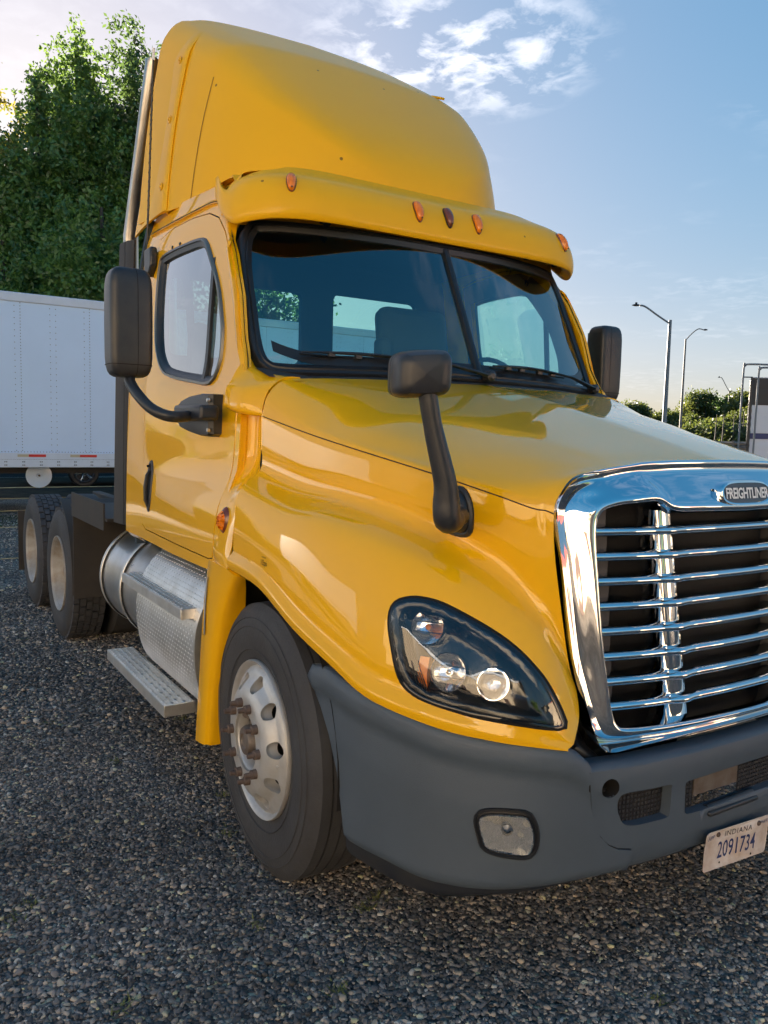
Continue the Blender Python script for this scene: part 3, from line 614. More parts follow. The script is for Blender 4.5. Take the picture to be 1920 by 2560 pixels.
# ------------------------------------------------------------------ cab rear wall with two windows, floor, interior
def rr_(y0, z0, y1, z1, r=.05): return round_poly([(y0, z0), (y1, z0), (y1, z1), (y0, z1)], r)
RW = [rr_(-.42, 2.10, -.077, 2.545), rr_(.15, 2.10, .80, 2.565), rr_(-.93, 2.10, -.60, 2.545)]
wall = trim([(-1.12, 1.0), (1.12, 1.0), (1.12, 2.4), (1.04, 2.84), (-1.04, 2.84), (-1.12, 2.4)], RW, lambda y, z: (-1.95-.0*z, y, z), .15)
rw = wall.build('rear_wall', M['trim'], T, solid=.04, soff=0)
for w in RW[:]:
    trim(w, [], lambda y, z: (-1.955, y, z), .2).build('rear_window', M['glass_side'], T)
MB().box((-1.2, 0, 1.12), (1.6, 2.1, .04)).build('cab_floor', M['trim'], T)
hl = MB(); hl.grid([[(x, y*.95, z-.04*abs(y)**3) for y in (-1, -.6, -.2, .2, .6, 1)] for x, z in ((-1.93, 2.76), (-1.4, 2.77), (-1.0, 2.74), (-.78, 2.62))]); hl.build('headliner', M['trim'], T)
for s in (1, -1):
    dt = trim(dens(grow(DOOR, -.03)), [grow(WIN, -.022)], lambda x, z: side(x, z, -.05), .09)
    (dt if s == 1 else dt.mirrored()).build('door_trim', M['trim'], T)
ds = MB(); ds.grid([[(x, y, z) for y in (-1.02, -.7, -.2, .3, .8, 1.02)] for x, z in ((-.30, 1.89), (-.45, 1.935), (-.62, 1.93), (-.75, 1.86), (-.78, 1.5))]); ds.build('dashboard', M['dash'], T, smooth=60)
dh = MB().grid([[(-.62+.13*math.cos(a)*k, .62+.26*math.sin(a)*k, 1.93+.10*(1-k*k)) for a in [i/16*2*math.pi for i in range(17)]] for k in (1, .8, .5, .02)]); dh.build('instrument_hood', M['dash'], T, smooth=60)
def seat(y, x0, h, rec=0):
    st = empty('seat', (0, 0, 0), T)
    MB().box((x0+.25, y, 1.45), (.52, .52, .16)).build('seat_cushion', M['seat'], st, bevel=.05, seg=3)
    MB().box((x0+.25, y, 1.24), (.36, .40, .24)).build('seat_base', M['frame'], st, bevel=.02)
    Mx = Matrix.Rotation(-.16, 3, 'Y')
    MB().box((x0-.06, y, 1.53+h/2), (.15, .50, h), Mx).build('backrest', M['seat'], st, bevel=.06, seg=3)
    MB().box((x0+.12, y-.36, 2.06), (.10, .08, .34)).build('armrest', M['seat'], st, bevel=.03, seg=3)
    return st
seat(.50, -1.42, .93); seat(-.56, -1.55, .50)
bl = MB().tube([side(-1.60, 2.58, -.10), side(-1.50, 2.4, -.12), side(-1.45, 2.15, -.14), side(-1.45, 1.8, -.16)], .022, n=6, flat=.3); bl.build('seat_belt', M['trim'], T); 
sw = MB(); 
sc_, sa, sb_ = Vector((-.85, .66, 1.93)), Vector((0, 1, 0)), Vector((-.5, 0, .86)).normalized()
sw.tube([tuple(sc_+sa*.22*math.cos(a)+sb_*.22*math.sin(a)) for a in [i/24*2*math.pi for i in range(25)]], .014, n=8, cap=False)
for a in (0, 2.1, 4.2): sw.tube([tuple(sc_), tuple(sc_+sa*.21*math.cos(a)+sb_*.21*math.sin(a))], .012, n=6)
sw.build('steering_wheel', M['black'], T, smooth=60)

# wipers -------------------------------------------------------------------
def wiper(p0, p1, pv, bend):
    """blade from p0 to p1 (y, z on the glass), pivot pv"""
    w = empty('wiper', (0, 0, 0), T)
    a, b = Vector(wsp(*p0, .035)), Vector(wsp(*p1, .035)); n = 14; pts = [a.lerp(b, i/n)+Vector((-.006*math.sin(i/n*3.14), 0, 0)) for i in range(n+1)]
    MB().grid([[tuple(p+Vector((dx, 0, dz))) for p in pts] for dx, dz in ((-.022, -.002), (-.012, -.004), (-.008, .002), (-.020, .003), (-.022, -.002))]).build('blade_rubber', M['rubber'], w)
    MB().tube([tuple(p+Vector((.006, 0, .008+.012*math.sin(i/n*3.14)))) for i, p in enumerate(pts)], [.004+.005*math.sin(i/n*3.14) for i in range(n+1)], n=6).build('blade_frame', M['black'], w)
    for k in (.2, .38, .62, .8): MB().box(tuple(a.lerp(b, k)+Vector((-.002, 0, .006))), (.02, .03, .014)).build('blade_clip', M['black'], w)
    c = a.lerp(b, bend)+Vector((.014, 0, .02)); q = Vector(wsp(*pv, .05))
    mid = c.lerp(q, .5)+Vector((.02, 0, .012))
    MB().tube([tuple(c+(b-a).normalized()*-.10), tuple(c), tuple(mid), tuple(q)], [.007, .010, .012, .018], n=8, flat=.6).build('wiper_arm', M['black'], w, smooth=60)
    MB().lathe([(-.03, .026), (.01, .026), (.02, .012), (.02, .001)], c=tuple(q), axis='x', n=14).build('wiper_pivot', M['black'], w)
    return w
wiper((-.84, 1.985), (-.20, 1.965), (.02, 1.925), .62)
wiper((.06, 1.975), (.62, 1.965), (.93, 1.92), .62)

# ------------------------------------------------------------------ grille
grl = empty('grille', (0, 0, 0), T)
GP = [(1.0,-.80),(1.08,-.70),(1.108,-.65),(1.13,-.60),(1.158,-.50),(1.178,-.40),(1.191,-.28),(1.198,-.14),(1.20,0)]
def gx(y, z=1.1):
    y = abs(y); P = GP[::-1]
    for (x0, a), (x1, b) in zip(P, P[1:]):
        if y <= -b: return mix(x0, x1, (y+a)/(-b+a))-(.03*max(0, (z-1.45)/.15)**1.6)
    return P[-1][0]-(.03*max(0, (z-1.45)/.15)**1.6)
gx_ = gx
def gx(y, z=1.1): return (sum(gx_(abs(y)+d, z) for d in (-.03, 0, .03))/3 if abs(y) > .03 else gx_(y, z))-.115*(z-1.1)
# surround: matching loops, inner opening / outer edge, right half; corners line up by index
GI = crom([(0,1.450),(-.187,1.453),(-.322,1.457),(-.385,1.486),(-.476,1.482),(-.540,1.474),(-.586,1.455),(-.604,1.40),(-.603,1.263),(-.597,1.084),(-.586,.95),(-.576,.872),(-.562,.838),(-.530,.827),(-.42,.824),(-.25,.822),(0,.820)], 6)
GO = crom([(0,1.612),(-.20,1.610),(-.36,1.604),(-.43,1.596),(-.56,1.580),(-.655,1.558),(-.720,1.500),(-.732,1.43),(-.712,1.30),(-.694,1.12),(-.675,.97),(-.664,.885),(-.652,.815),(-.605,.768),(-.45,.769),(-.25,.770),(0,.770)], 6)
def full(P): return P+[(-y, z) for y, z in P[::-1]][1:]
GIf, GOf = full(GI), full(GO)
def goff(o, i):  # outer edge x: meets the hood all round
    y, z = abs(o[0]), o[1]; xs_ = table([(.76, 1.185), (.82, 1.178), (.875, 1.160), (.94, 1.132), (1.03, 1.106), (1.31, 1.072), (1.45, 1.064), (1.60, 1.062)], z)
    return xs_ if z > .84 and y > .6 else (mix(1.075, xs_, min(1, y/.7)) if z > 1.5 else mix(gx(0, z)-.012, xs_, (y/.66)**2))
def lerp2(a, b, t): return (mix(a[0], b[0], t), mix(a[1], b[1], t))
S_ = []
for t, dx in ((-.10, -.10), (-.05, -.03), (0, .002), (.04, .014), (.16, .020), (.40, .012), (.62, -.004), (.80, -.030)):
    row = []
    for k, (i, o) in enumerate(zip(GIf, GOf)):
        y, z = lerp2(i, o, t); tt = max(0, t); ss = tt*tt*(3-2*tt)
        xb = gx(y, min(z, 1.50)); xo = goff(o, k); row.append((mix(xb+dx, min(xo+.0, xb+dx), ss**1.3), y, z))
    S_.append(row)
S_.append([(goff(o, 0)+.006, o[0], o[1]) for o in GOf]); S_.append([(goff(o, 0)-.05, o[0]*.985, mix(o[1], 1.15, .02)) for o in GOf])
sg = [list(r) for r in zip(*[crom(list(c), 4) for c in zip(*S_)])]
sg.append(sg[0]) if False else None
MB().grid(sg).build('grille_surround', M['chrome'], grl, smooth=70)
# seven-plus bars, chrome, following the sweep; each with an upper ledge
def gin(z):  # half width of the opening at height z
    P = [(p[1], -p[0]) for p in GI if p[0] < -.5]; P.sort(); return table(P, z)
for i in range(8):
    z0 = 1.400-.0738*i
    hw = gin(z0)-.004; ys = [-hw+2*hw*k/60 for k in range(61)]
    sec = ((-.075, .013), (-.020, .011), (-.004, .008), (.003, 0), (.002, -.010), (-.006, -.015), (-.05, -.014))
    uc = .328-.034*(1.47-z0)/.59
    MB().grid([[(gx(y, z0)-.012+dx+.012*math.exp(-((abs(y)-uc)/.035)**2), y, z0+dz) for y in ys] for dx, dz in sec]).build('grille_bar', M['chrome'], grl, smooth=60)
    for s in (-1, 1):   # leaf-shaped webs where the uprights meet the bars
        MB().grid([[(gx(uc, z0)-.010-.10*t, s*(uc+w*(1-t)**.5*.06), z0+.0095+.003*t) for w in (-1, -.4, .4, 1)] for t in (0, .25, .5, .75, 1)]).build('bar_web', M['chrome'], grl, smooth=60)
for s in (-1, 1):       # two upright chrome straps
    zz = [.824+.0333*k for k in range(20)]; yc = lambda z: .328-.034*(1.47-z)/.59
    MB().grid([[(gx(yc(z), z)-.030+dx, s*(yc(z)+dy*(1+.25*(1.47-z)/.6)), z) for z in zz] for dx, dy in ((-.08, -.03), (-.008, -.032), (0, -.026), (.002, 0), (0, .026), (-.008, .032), (-.08, .03))]).build('grille_upright', M['chrome'], grl, smooth=60)
    for z0, z1 in ((1.40, 1.455),) if False else (): pass
    for i in range(9):
        zt = 1.472 if i == 0 else 1.400-.0738*(i-1)-.016; zb = 1.400-.0738*i+.012 if i < 8 else .826
        MB().grid([[(gx(.60, (zb+zt)/2)-.05, s*y, z) for z in (zb, zt)] for y in (.60, .575, .50)]+[[(gx(.6, (zb+zt)/2)-.12, s*.498, z) for z in (zb, zt)]]).build('air_duct', M['duct'], grl)
mb = MB(); mb.grid([[(gx(y, z)-.13, y, z) for z in (.78, 1.0, 1.25, 1.53)] for y in [-.66+.066*k for k in range(21)]]); insert = mb.build('grille_insert', M['mesh'], grl)
# badge
bc = (gx(0, 1.511)+.009, 0.012, 1.509)
def bp(u, v, w): return (bc[0]+w-.2*v-.12*u*u, bc[1]+u, bc[2]+v)
def stad(a, b, n=40): return [(a*abs(math.cos(t))**.55*math.copysign(1, math.cos(t)), b*abs(math.sin(t))**.75*math.copysign(1, math.sin(t))) for t in [2*math.pi*k/n for k in range(n)]]
bg_ = MB().grid([[bp(u, v, h_) for u, v in stad(a, b)+stad(a, b)[:1]] for a, b, h_ in ((.134, .042, -.012), (.132, .040, .008), (.128, .038, .015), (.1215, .033, .015), (.119, .031, .010))]).build('badge', M['chrome'], grl, smooth=60)
sb = stad(.120, .032); MB().grid([[bp(u*k, v*k, .0115) for u, v in sb+sb[:1]] for k in (1, .5, .01)]).build('badge_plate', M['badge'], bg_)
text_mb('FREIGHTLINER', .034, lambda u, v, w: bp(u, v, .0155), wscale=.78, bold=.025, space=.93).build('badge_lettering', M['white'], bg_, smooth=0)
# intake notch at the hood front
MB().box((1.06, .42, 1.60), (.05, .12, .012), Matrix.Rotation(-.06, 3, 'Z')).build('hood_latch', M['gap'], T)

def facets(fn, r, n, tilt, dish, name, parent, F, keep=None):
    """lamp reflector: a dish cut into tilted facets"""
    m = MB(); d = 2*r/n; rs = random.Random(5)
    for i in range(n):
        for j in range(n):
            u, v = -r+(i+.5)*d, -r+(j+.5)*d
            if math.hypot(u, v) > r*.95 and not keep: continue
            if keep and not keep(u, v): continue
            a, b = rs.uniform(-tilt, tilt), rs.uniform(-tilt, tilt)
            hgt = lambda x, y: dish*((x*x+y*y)/(r*r))
            m.add([fn(u+sx_*d*.49, v+sy_*d*.49, .002+hgt(u, v)*.0+sx_*d*(a+dish*u/r*8)*.25+sy_*d*(b+dish*v/r*8)*.25) for sx_, sy_ in ((-1, -1), (1, -1), (1, 1), (-1, 1))], [(0, 1, 2, 3)])
    return F(m).build(name, M['chrome'], parent, smooth=0, recalc=False)
# ------------------------------------------------------------------ headlights
HLo = [(0.757,-1.095,1.104),(0.75,-1.084,1.15),(0.766,-1.067,1.176),(0.811,-1.037,1.19),(0.867,-1.004,1.186),(0.912,-0.979,1.172),(0.976,-0.941,1.144),(1.031,-0.896,1.108),(1.07,-0.861,1.072),(1.101,-0.835,1.036),(1.128,-0.809,0.994),(1.147,-0.782,0.94),(1.16,-0.763,0.892),(1.169,-0.759,0.862),(1.165,-0.81,0.865),(1.125,-0.893,0.878),(1.051,-0.975,0.889),(0.988,-1.025,0.9),(0.934,-1.056,0.908),(0.885,-1.078,0.918),(0.842,-1.092,0.937),(0.815,-1.1,0.973),(0.784,-1.099,1.038)]
hn = Vector((.62, -.75, .23)).normalized(); hcn = Vector((.95, -.94, 1.02))
for s in (1, -1):
    def F(mb): return mb if s == 1 else mb.mirrored()
    pt = Patch(hood_bvh, hcn, hn); O2 = [pt.uv(p) for p in HLo]; O2 = dense(O2, 80)
    if sum(O2[i][0]*O2[(i+1) % 80][1]-O2[(i+1) % 80][0]*O2[i][1] for i in range(80)) < 0: O2 = O2[::-1]
    hlt = F(MB().grid([[pt.pt(u, v, k) for u, v in P+P[:1]] for P, k in ((grow(O2, .0055), .0002), (grow(O2, .004), .0035), (grow(O2, -.002), .0035))])).build('headlight', M['gap'], T, smooth=50)
    F(MB().grid([[pt.pt(u, v, k) for u, v in P+P[:1]] for P, k in ((grow(O2, .0), -.002), (grow(O2, -.002), .006), (grow(O2, -.010), .007), (grow(O2, -.014), .0035))])).build('lens_rim', M['lamp_black'], hlt, smooth=50)
    I2 = grow(O2, -.010); I4 = I2[::2]
    def din(u, v): return min(math.dist((u, v), q) for q in I4)
    def well(u, v):
        k = min(1, max(0, (din(u, v)-.022)/.035)); return .0035-.050*k*k*(3-2*k)
    F(trim(I2, [], lambda u, v: pt.pt(u, v, well(u, v)), .018)).build('headlight_bezel', M['lamp_black'], hlt, smooth=70)
    F(trim(I2, [], lambda u, v: pt.pt(u, v, .006+.010*min(1, din(u, v)/.06)**.5), .03)).build('lens', M['lens'], hlt, smooth=80)
    n = 36
    def ringp(c_, P): return F(MB().grid([[pt.pt(c_[0]+r*math.cos(a), c_[1]+r*math.sin(a), h_) for a in [i/n*2*math.pi for i in range(n+1)]] for r, h_ in P]))
    for k_, (q_, r0) in enumerate((((0.869,-1.037,1.113), .049), ((0.959,-1.025,1.0), .052), ((1.062,-0.943,0.982), .044))):
        c_ = pt.uv(q_)
        lp = ringp(c_, ((r0*1.10, -.044), (r0*1.09, -.012), (r0*1.02, -.008), (r0, -.012))).build('lamp', M['chrome'] if k_ != 2 else M['lamp_black'], hlt, smooth=50)
        ringp(c_, [(r0*t, -.012-.026*(1-t*t)) for t in (1, .9, .8, .65, .5, .35, .2, .02)]).build('lamp_reflector', M['reflector'], lp, smooth=80)
        if k_ == 2: ringp(c_, [(r0*t, -.012+.016*(1-t*t)**.5) for t in (1, .97, .9, .75, .5, .25, .02)]).build('projector_lens', M['lens'], lp, smooth=80); ringp(c_, ((r0*1.03, -.012), (r0*1.02, -.005), (r0*.96, -.005), (r0*.95, -.012))).build('projector_ring', M['chrome'], lp)
        else:
            ringp(c_, ((r0*.20, -.034), (r0*.19, -.022), (r0*.12, -.018), (r0*.02, -.017))).build('bulb', M['amber'] if k_ == 0 else M['chrome'], lp, smooth=60)
            for sg_ in (-1, 1): F(MB().grid([[pt.pt(c_[0]+r0*.92*t, c_[1]+sg_*r0*.30+dv, -.013-.022*(1-t*t)*.9) for t in (-1, -.5, 0, .5, 1)] for dv in (-.0012, .0012)])).build('reflector_step', M['duct'], lp)
    c_ = pt.uv((0.893,-1.064,0.989))
    F(MB().grid([[pt.pt(c_[0]+a+.10*abs(b), c_[1]+b, h_) for b in (-.046, -.02, .0, .02, .044)] for a, h_ in ((-.017, -.03), (-.016, -.004), (.014, -.004), (.016, -.03))])).build('side_reflector', M['amber'], hlt)
    # open the hood shell behind the lamp
    if s == 1: cut_loop, cut_pt = grow(O2, -.008), pt
    for k in range(5):
        q = [lerp2(pt.uv((0.773,-1.087,1.107)), pt.uv((0.892,-1.076,0.914)), t/5) for t in range(6)]
        F(MB().grid([[pt.pt(u+.006+.0065*k+dx, v+.01, h_) for u, v in q] for dx, h_ in ((0, -.004), (.0022, .003), (.0044, -.004))])).build('bezel_rib', M['duct'], hlt)

import bmesh
bm = bmesh.new(); bm.from_mesh(hood.data); dead = []
big_loop = grow(cut_loop, .045)
near_ = [f for f in bm.faces if any(cut_pt.n.dot(Vector((v.co.x, -abs(v.co.y), v.co.z))-cut_pt.c) > -.25 and inside(cut_pt.uv((v.co.x, -abs(v.co.y), v.co.z)), big_loop) for v in f.verts)]
bmesh.ops.subdivide_edges(bm, edges=list({e for f in near_ for e in f.edges}), cuts=4, use_grid_fill=True)
for f in bm.faces:
    if all(cut_pt.n.dot(Vector((v.co.x, -abs(v.co.y), v.co.z))-cut_pt.c) > -.25 and inside(cut_pt.uv((v.co.x, -abs(v.co.y), v.co.z)), cut_loop) for v in f.verts): dead.append(f)
bmesh.ops.delete(bm, geom=dead, context='FACES'); bm.to_mesh(hood.data); bm.free()
# ------------------------------------------------------------------ bumper
OB = [(.0,-1.165),(.25,-1.175),(.50,-1.178),(.66,-1.166),(.80,-1.128),(.92,-1.078),(1.03,-1.0),(1.12,-.90),(1.18,-.80),(1.215,-.71),(1.24,-.62),(1.262,-.50),(1.275,-.35),(1.282,-.18),(1.285,0)]
BPc = crom(OB, 6)
def bplan(t): i = min(int(t), len(BPc)-2); f = t-i; return tuple(mix(a, b, f) for a, b in zip(BPc[i], BPc[i+1]))
BN = len(BPc)-1
def bpoint(t, z, off=0):
    """bumper skin at plan station t and height z"""
    x, y = bplan(t); a, b = bplan(max(t-1, 0)), bplan(min(t+1, BN)); d = Vector((b[0]-a[0], b[1]-a[1])).normalized(); n = Vector((d.y, -d.x))
    if n.dot(Vector((.5, -1))) < 0: n = -n
    return (x+n.x*off, y+n.y*off, z)
def t_of(y):  # station from y (front part)
    for i in range(len(BPc)-1, 20, -1):
        if BPc[i-1][1] <= y <= BPc[i][1]+1e-9: return i-1+(y-BPc[i-1][1])/(BPc[i][1]-BPc[i-1][1])
    return 0
ZTOP = [(0,.85),(8,.86),(9.5,.895),(12,.912),(15,.900),(18,.889),(22,.876),(27,.861),(31,.846),(37,.831),(42,.821),(47,.812),(50,.802),(53,.780),(54.5,.748),(57,.737),(60,.735),(90,.735)]
ZBOT = [(0,.378),(16,.378),(24,.378),(30,.366),(38,.372),(50,.399),(57,.410),(63,.417),(90,.417)]
ZVAL = [(0,.335),(20,.322),(26,.314),(33,.320),(38,.344),(50,.386),(58,.404),(63,.409),(90,.409)]
def zt_(t): return sum(table(ZTOP, t+d) for d in (-1, 0, 1))/3
def zb_(t): return sum(table(ZBOT, t+d) for d in (-2, 0, 2))/3
PR = [(-.01,-.020),(0,-.012),(.006,-.004),(.016,.001),(.05,.003),(.068,.002),(.080,-.006),(.095,-.010),(.20,-.006),(.32,-.010),(.5,-.012)]
def bs(t, z, off=0):
    """grey skin of the bumper: plan station t, height z"""
    d = zt_(t)-z; e = z-zb_(t)
    return bpoint(t, z, table(PR, d)*(1 if t < 52 else max(.4, 1-(t-52)*.08))-.018*max(0, 1-max(e, 0)/.025)**2+off)
bump = empty('bumper', (0, 0, 0), T)
yt = lambda y: t_of(y)
KS = .021
tj = [yt(-.70), yt(-.704), yt(-.69), yt(-.678), yt(-.661), yt(-.631), yt(-.60), yt(-.552), yt(-.552)]; zj = [.747, .71, .617, .578, .539, .508, .492, .482, .411]
rear = [(9.2,.895),(9.3,.86),(10.2,.818),(11.3,.772),(13.1,.70),(14.9,.589),(16.0,.471),(16.6,.40),(16.9,.378)]
outl = [(t*KS, z) for t, z in rear]+[(t*KS, zb_(t)) for t in range(18, int(tj[-1]), 2)]+[(t*KS, z) for t, z in zip(tj, zj)][::-1]+[(t*KS, zt_(t)) for t in [54.3,54,53.5,53,52,51,50,49,48,47]+list(range(46, 12, -2))+[12,11,10]]
cor = trim(dens(outl), [], lambda u, z: bs(u/KS, z), .02)
for o in both_sides(cor, 'bumper_corner', M['bumper'], parent=bump, smooth=60, solid=.006, soff=-1): pass
ts = [9.4+.5*i for i in range(int((tj[0]-9.4)*2)+1)]
topr = MB().grid([[bs(t, zt_(t)-.001, 0) for t in ts], [bs(t, zt_(t)+.004, -.002) for t in ts], [bpoint(t, zt_(t)+.005, -.030) for t in ts], [bpoint(t, zt_(t)-.01, -.075) for t in ts]])
for o in both_sides(topr, 'bumper_shelf', M['bumper'], parent=bump, smooth=60): pass
rr2 = MB().grid([[bs(t, z) for t, z in rear], [(p[0]+.015, p[1]+.05, p[2]) for p in [bs(t, z) for t, z in rear]], [(p[0]+.06, p[1]+.10, p[2]) for p in [bs(t, z) for t, z in rear]]])
for o in both_sides(rr2, 'bumper_return', M['bumper'], parent=bump): pass
tv = [16.0+.8*i for i in range(int((BN-16)/.8)+1)]+[BN]
val = MB().grid([[bpoint(t, zb_(t)+.012, -.030) for t in tv], [bpoint(t, mix(zb_(t), table(ZVAL, t), .5), -.032) for t in tv], [bpoint(t, table(ZVAL, t), -.045) for t in tv], [bpoint(t, table(ZVAL, t)-.002, -.16) for t in tv]])
for o in both_sides(val, 'valance', M['black'], parent=bump, smooth=60): pass
bump_bvh = BVHTree.FromPolygons([Vector(v) for v in cor.v], cor.f)
def cf(y, z, off=0):
    p = bs(t_of(-abs(y)), z, off-.004); return (p[0], math.copysign(p[1], y) if y else 0.0, p[2])
hA = dense([(-.609,.625),(-.600,.651),(-.573,.659),(-.50,.658),(-.415,.656),(-.408,.645),(-.408,.61),(-.412,.565),(-.425,.556),(-.48,.555),(-.54,.555),(-.580,.563),(-.600,.590)], 52)
hB = round_poly([(-.346,.549),(-.285,.546),(.285,.546),(.346,.549),(.348,.652),(-.348,.652)], .012, 3)
hC = [(-y, z) for y, z in hA][::-1]
th = [(-.637+.028*math.cos(a), .680+.029*math.sin(a)) for a in [i/20*2*math.pi for i in range(20)]]
th2 = [(-y, z) for y, z in th][::-1]
jn_ = [(-.706,.735),(-.706,.71),(-.692,.617),(-.680,.578),(-.662,.541),(-.632,.511),(-.60,.495),(-.55,.4855)]
co = [(-y, z) for y, z in jn_][::-1]; co = jn_+co
cs = trim(dens(co), [hA, hB, hC, th, th2], cf, .04)
cen = cs.build('bumper_centre', M['bumper'], bump, smooth=50, solid=.006, soff=-1)
cl = trim(dens([(-.548,.4825),(-.548,.416),(.548,.416),(.548,.4825)]), [], lambda y, z: cf(y, z, -.006), .04)
cl.build('lower_panel', M['bumper'], bump, smooth=50, solid=.006, soff=-1)
def hole_wall(h, depth, mat, name):
    MB().grid([[tuple(Vector(cf(y, z))+Vector((-d, 0, 0))) for y, z in h+h[:1]] for d in (-.001, .008, depth)]).build(name, mat, bump, smooth=50)
for h in (hA, hB, hC): hole_wall(h, .032, M['bumper'], 'opening_rim')
for h in (th, th2): hole_wall(h, .12, M['gap'], 'tow_hole'); trim(h, [], lambda y, z: (cf(y, z)[0]-.10, y, z), .03).build('tow_hole_back', M['gap'], bump)
ys = [-.70+.035*i for i in range(41)]
MB().grid([[(cf(y, .734)[0]+dx, y, .734+dz) for y in ys] for dx, dz in ((0, -.001), (-.004, .006), (-.014, .012), (-.030, .014), (-.075, .010))]).build('bumper_top', M['bumper'], bump, smooth=70)
# perforated screens behind the openings
for y0, y1 in ((-.64, -.268), (-.05, .64)):
    yy_ = [mix(y0, y1, i/16) for i in range(17)]
    MB().grid([[(cf(y, .60)[0]-.036, y, z) for y in yy_] for z in (.535, .665)]).build('intake_screen', M['mesh'], bump)
    sl_ = MB()
    for z in [.545+.0135*k for k in range(9)]:
        y = y0
        while y < y1-.012: sl_.box((cf(y, .60)[0]-.033, y+.006, z), (.003, .009, .0085)); y += .0135
    o = sl_.build('screen_grid', M['duct'], bump, smooth=0); o['kind'] = 'stuff'
MB().grid([[(cf(y, .6)[0]-.038, y, z) for y in (-.264, -.16, -.052)] for z in (.577, .648)]).build('tow_plate', M['hub'], bump, solid=.006)
js = crom(jn_, 6)
for o in both_sides(MB().grid([[tuple(Vector(cf(y+d, z))+Vector((.002, -.001, 0))) for y, z in js] for d in (-.0022, .0022)]), 'panel_joint', M['gap'], parent=bump): pass
MB().box((1.255, -.115, .527), (.06, .25, .016)).build('step_pad', M['black'], bump, bevel=.006)
MB().tube([(1.262, -.235, .540), (1.262, .0, .542)], .012, n=8).build('pad_roll', M['black'], bump, smooth=60)
# fog lights
fn_ = Vector((.70, -.68, .06)).normalized()
FP = [(1.065,-0.966,0.607),(1.133,-0.882,0.616),(1.147,-0.86,0.599),(1.154,-0.849,0.558),(1.152,-0.852,0.517),(1.14,-0.87,0.499),(1.083,-0.946,0.509),(1.067,-0.964,0.542)]
for s in (1, -1):
    def F(mb): return mb if s == 1 else mb.mirrored()
    pt = Patch(bump_bvh, Vector((1.1, -.9, .56)), fn_)
    f2 = [pt.uv(p) for p in FP]
    if sum(f2[i][0]*f2[(i+1) % 8][1]-f2[(i+1) % 8][0]*f2[i][1] for i in range(8)) < 0: f2 = f2[::-1]
    f2 = dense(f2, 40)
    fl = F(MB().grid([[pt.pt(u, v, k) for u, v in P+P[:1]] for P, k in ((grow(f2, .017), -.002), (grow(f2, .015), .006), (grow(f2, .010), .006), (grow(f2, .006), .002), (grow(f2, .0), .003))])).build('fog_light', M['rubber'], bump, smooth=40)
    F(MB().grid([[pt.pt(u, v, k) for u, v in P+P[:1]] for P, k in ((grow(f2, .002), .004), (grow(f2, .0), .009), (grow(f2, -.005), .009))])).build('fog_lens_rim', M['chrome'], fl, smooth=40)
    cu_, cv_ = sum(p[0] for p in f2)/40, sum(p[1] for p in f2)/40; f3 = grow(f2, -.003)
    def fogr(u, v):
        du, dv = (u-cu_)/.05, (v-cv_)/.045; return pt.pt(u, v, .0045+.0045*(du*du+dv*dv)*.6)
    F(trim(f3, [], fogr, .008)).build('fog_reflector', M['fogrefl'], fl, smooth=70)
    F(trim(grow(f2, -.002), [], lambda u, v: pt.pt(u, v, .012), .03)).build('lens', M['lens'], fl, smooth=70)
    F(MB().grid([[pt.pt(cu_+.017*k*math.cos(a), cv_+.012+.017*k*math.sin(a), .009+.004*(1-k)) for a in [i/16*2*math.pi for i in range(17)]] for k in (1, .5, .02)])).build('bulb', M['chrome'], fl)
# dark structure between bumper and grille
MB().box((.98, 0, .66), (.16, 1.4, .10)).build('lower_beam', M['frame'], T, bevel=.01)
MB().tube([(1.13, -.60, .690), (1.175, -.35, .705), (1.185, 0, .71), (1.175, .4, .71)], .022, n=10).build('coolant_pipe', M['black'], T, smooth=60)
MB().tube([(1.178, -.24, .712), (1.186, .10, .716)], .033, n=12).build('pipe_sleeve', M['alum'], T, smooth=60)
MB().box((.75, 0, 1.05), (.5, 1.0, .7)).build('radiator_block', M['liner'], T)
for s in (-1, 1): MB().tube([(1.02, s*.60, .775), (1.10, s*.635, .745), (1.12, s*.60, .71)], .03, n=10).build('hood_hinge', M['rubber'], T, smooth=60)
# licence plate
pl = empty('licence_plate', (0, 0, 0), T)
PLc = Vector((1.290, -.112, .412)); PLn = Vector((1, -.03, -.10)).normalized()
px_, py_ = Vector((.03, 1, 0)).normalized(), Vector((.10, 0, 1)).normalized()
tl_ = Vector((0, 0, 0))
def plp(u, v, w=0): c = Vector(PLc)+px_*u+py_*v+PLn*(w+.004+.012*(-v/.15 if v < 0 else 0)+.006*math.sin(u*18)); return tuple(c)
po = round_poly([(-.151,-.066),(.151,-.066),(.151,.064),(-.151,.064)], .014, 3)
trim(po, [], lambda u, v: plp(u, v), .03).build('plate', M['plate'], pl, solid=.0015, soff=0)
text_mb('2091734', .056, lambda u, v, w: plp(u, v-.008, .0018), wscale=.62, bold=.008, space=1.02).build('plate_number', M['ink_blue'], pl, smooth=0)
text_mb('INDIANA', .019, lambda u, v, w: plp(u, v+.043, .0018), wscale=1.0, space=1.15).build('plate_state', M['ink_dark'], pl, smooth=0)
text_mb('APP', .014, lambda u, v, w: plp(u-.125, v+.044, .0018), wscale=1.0).build('plate_note', M['ink_blue'], pl, smooth=0)
text_mb('PWR', .014, lambda u, v, w: plp(u+.122, v+.046, .0018), wscale=1.0).build('plate_note', M['ink_blue'], pl, smooth=0)
for u in (-.092, .092): MB().lathe([(0, .009), (.004, .007), (.005, .001)], c=plp(u, .048, .001), axis='x', n=10).build('plate_bolt', M['rust'], pl)
for u in (-.07, .07): MB().lathe([(0, .004), (.001, .003), (.001, .0005)], c=plp(u, -.052, .001), axis='x', n=8).build('plate_hole', M['gap'], pl)

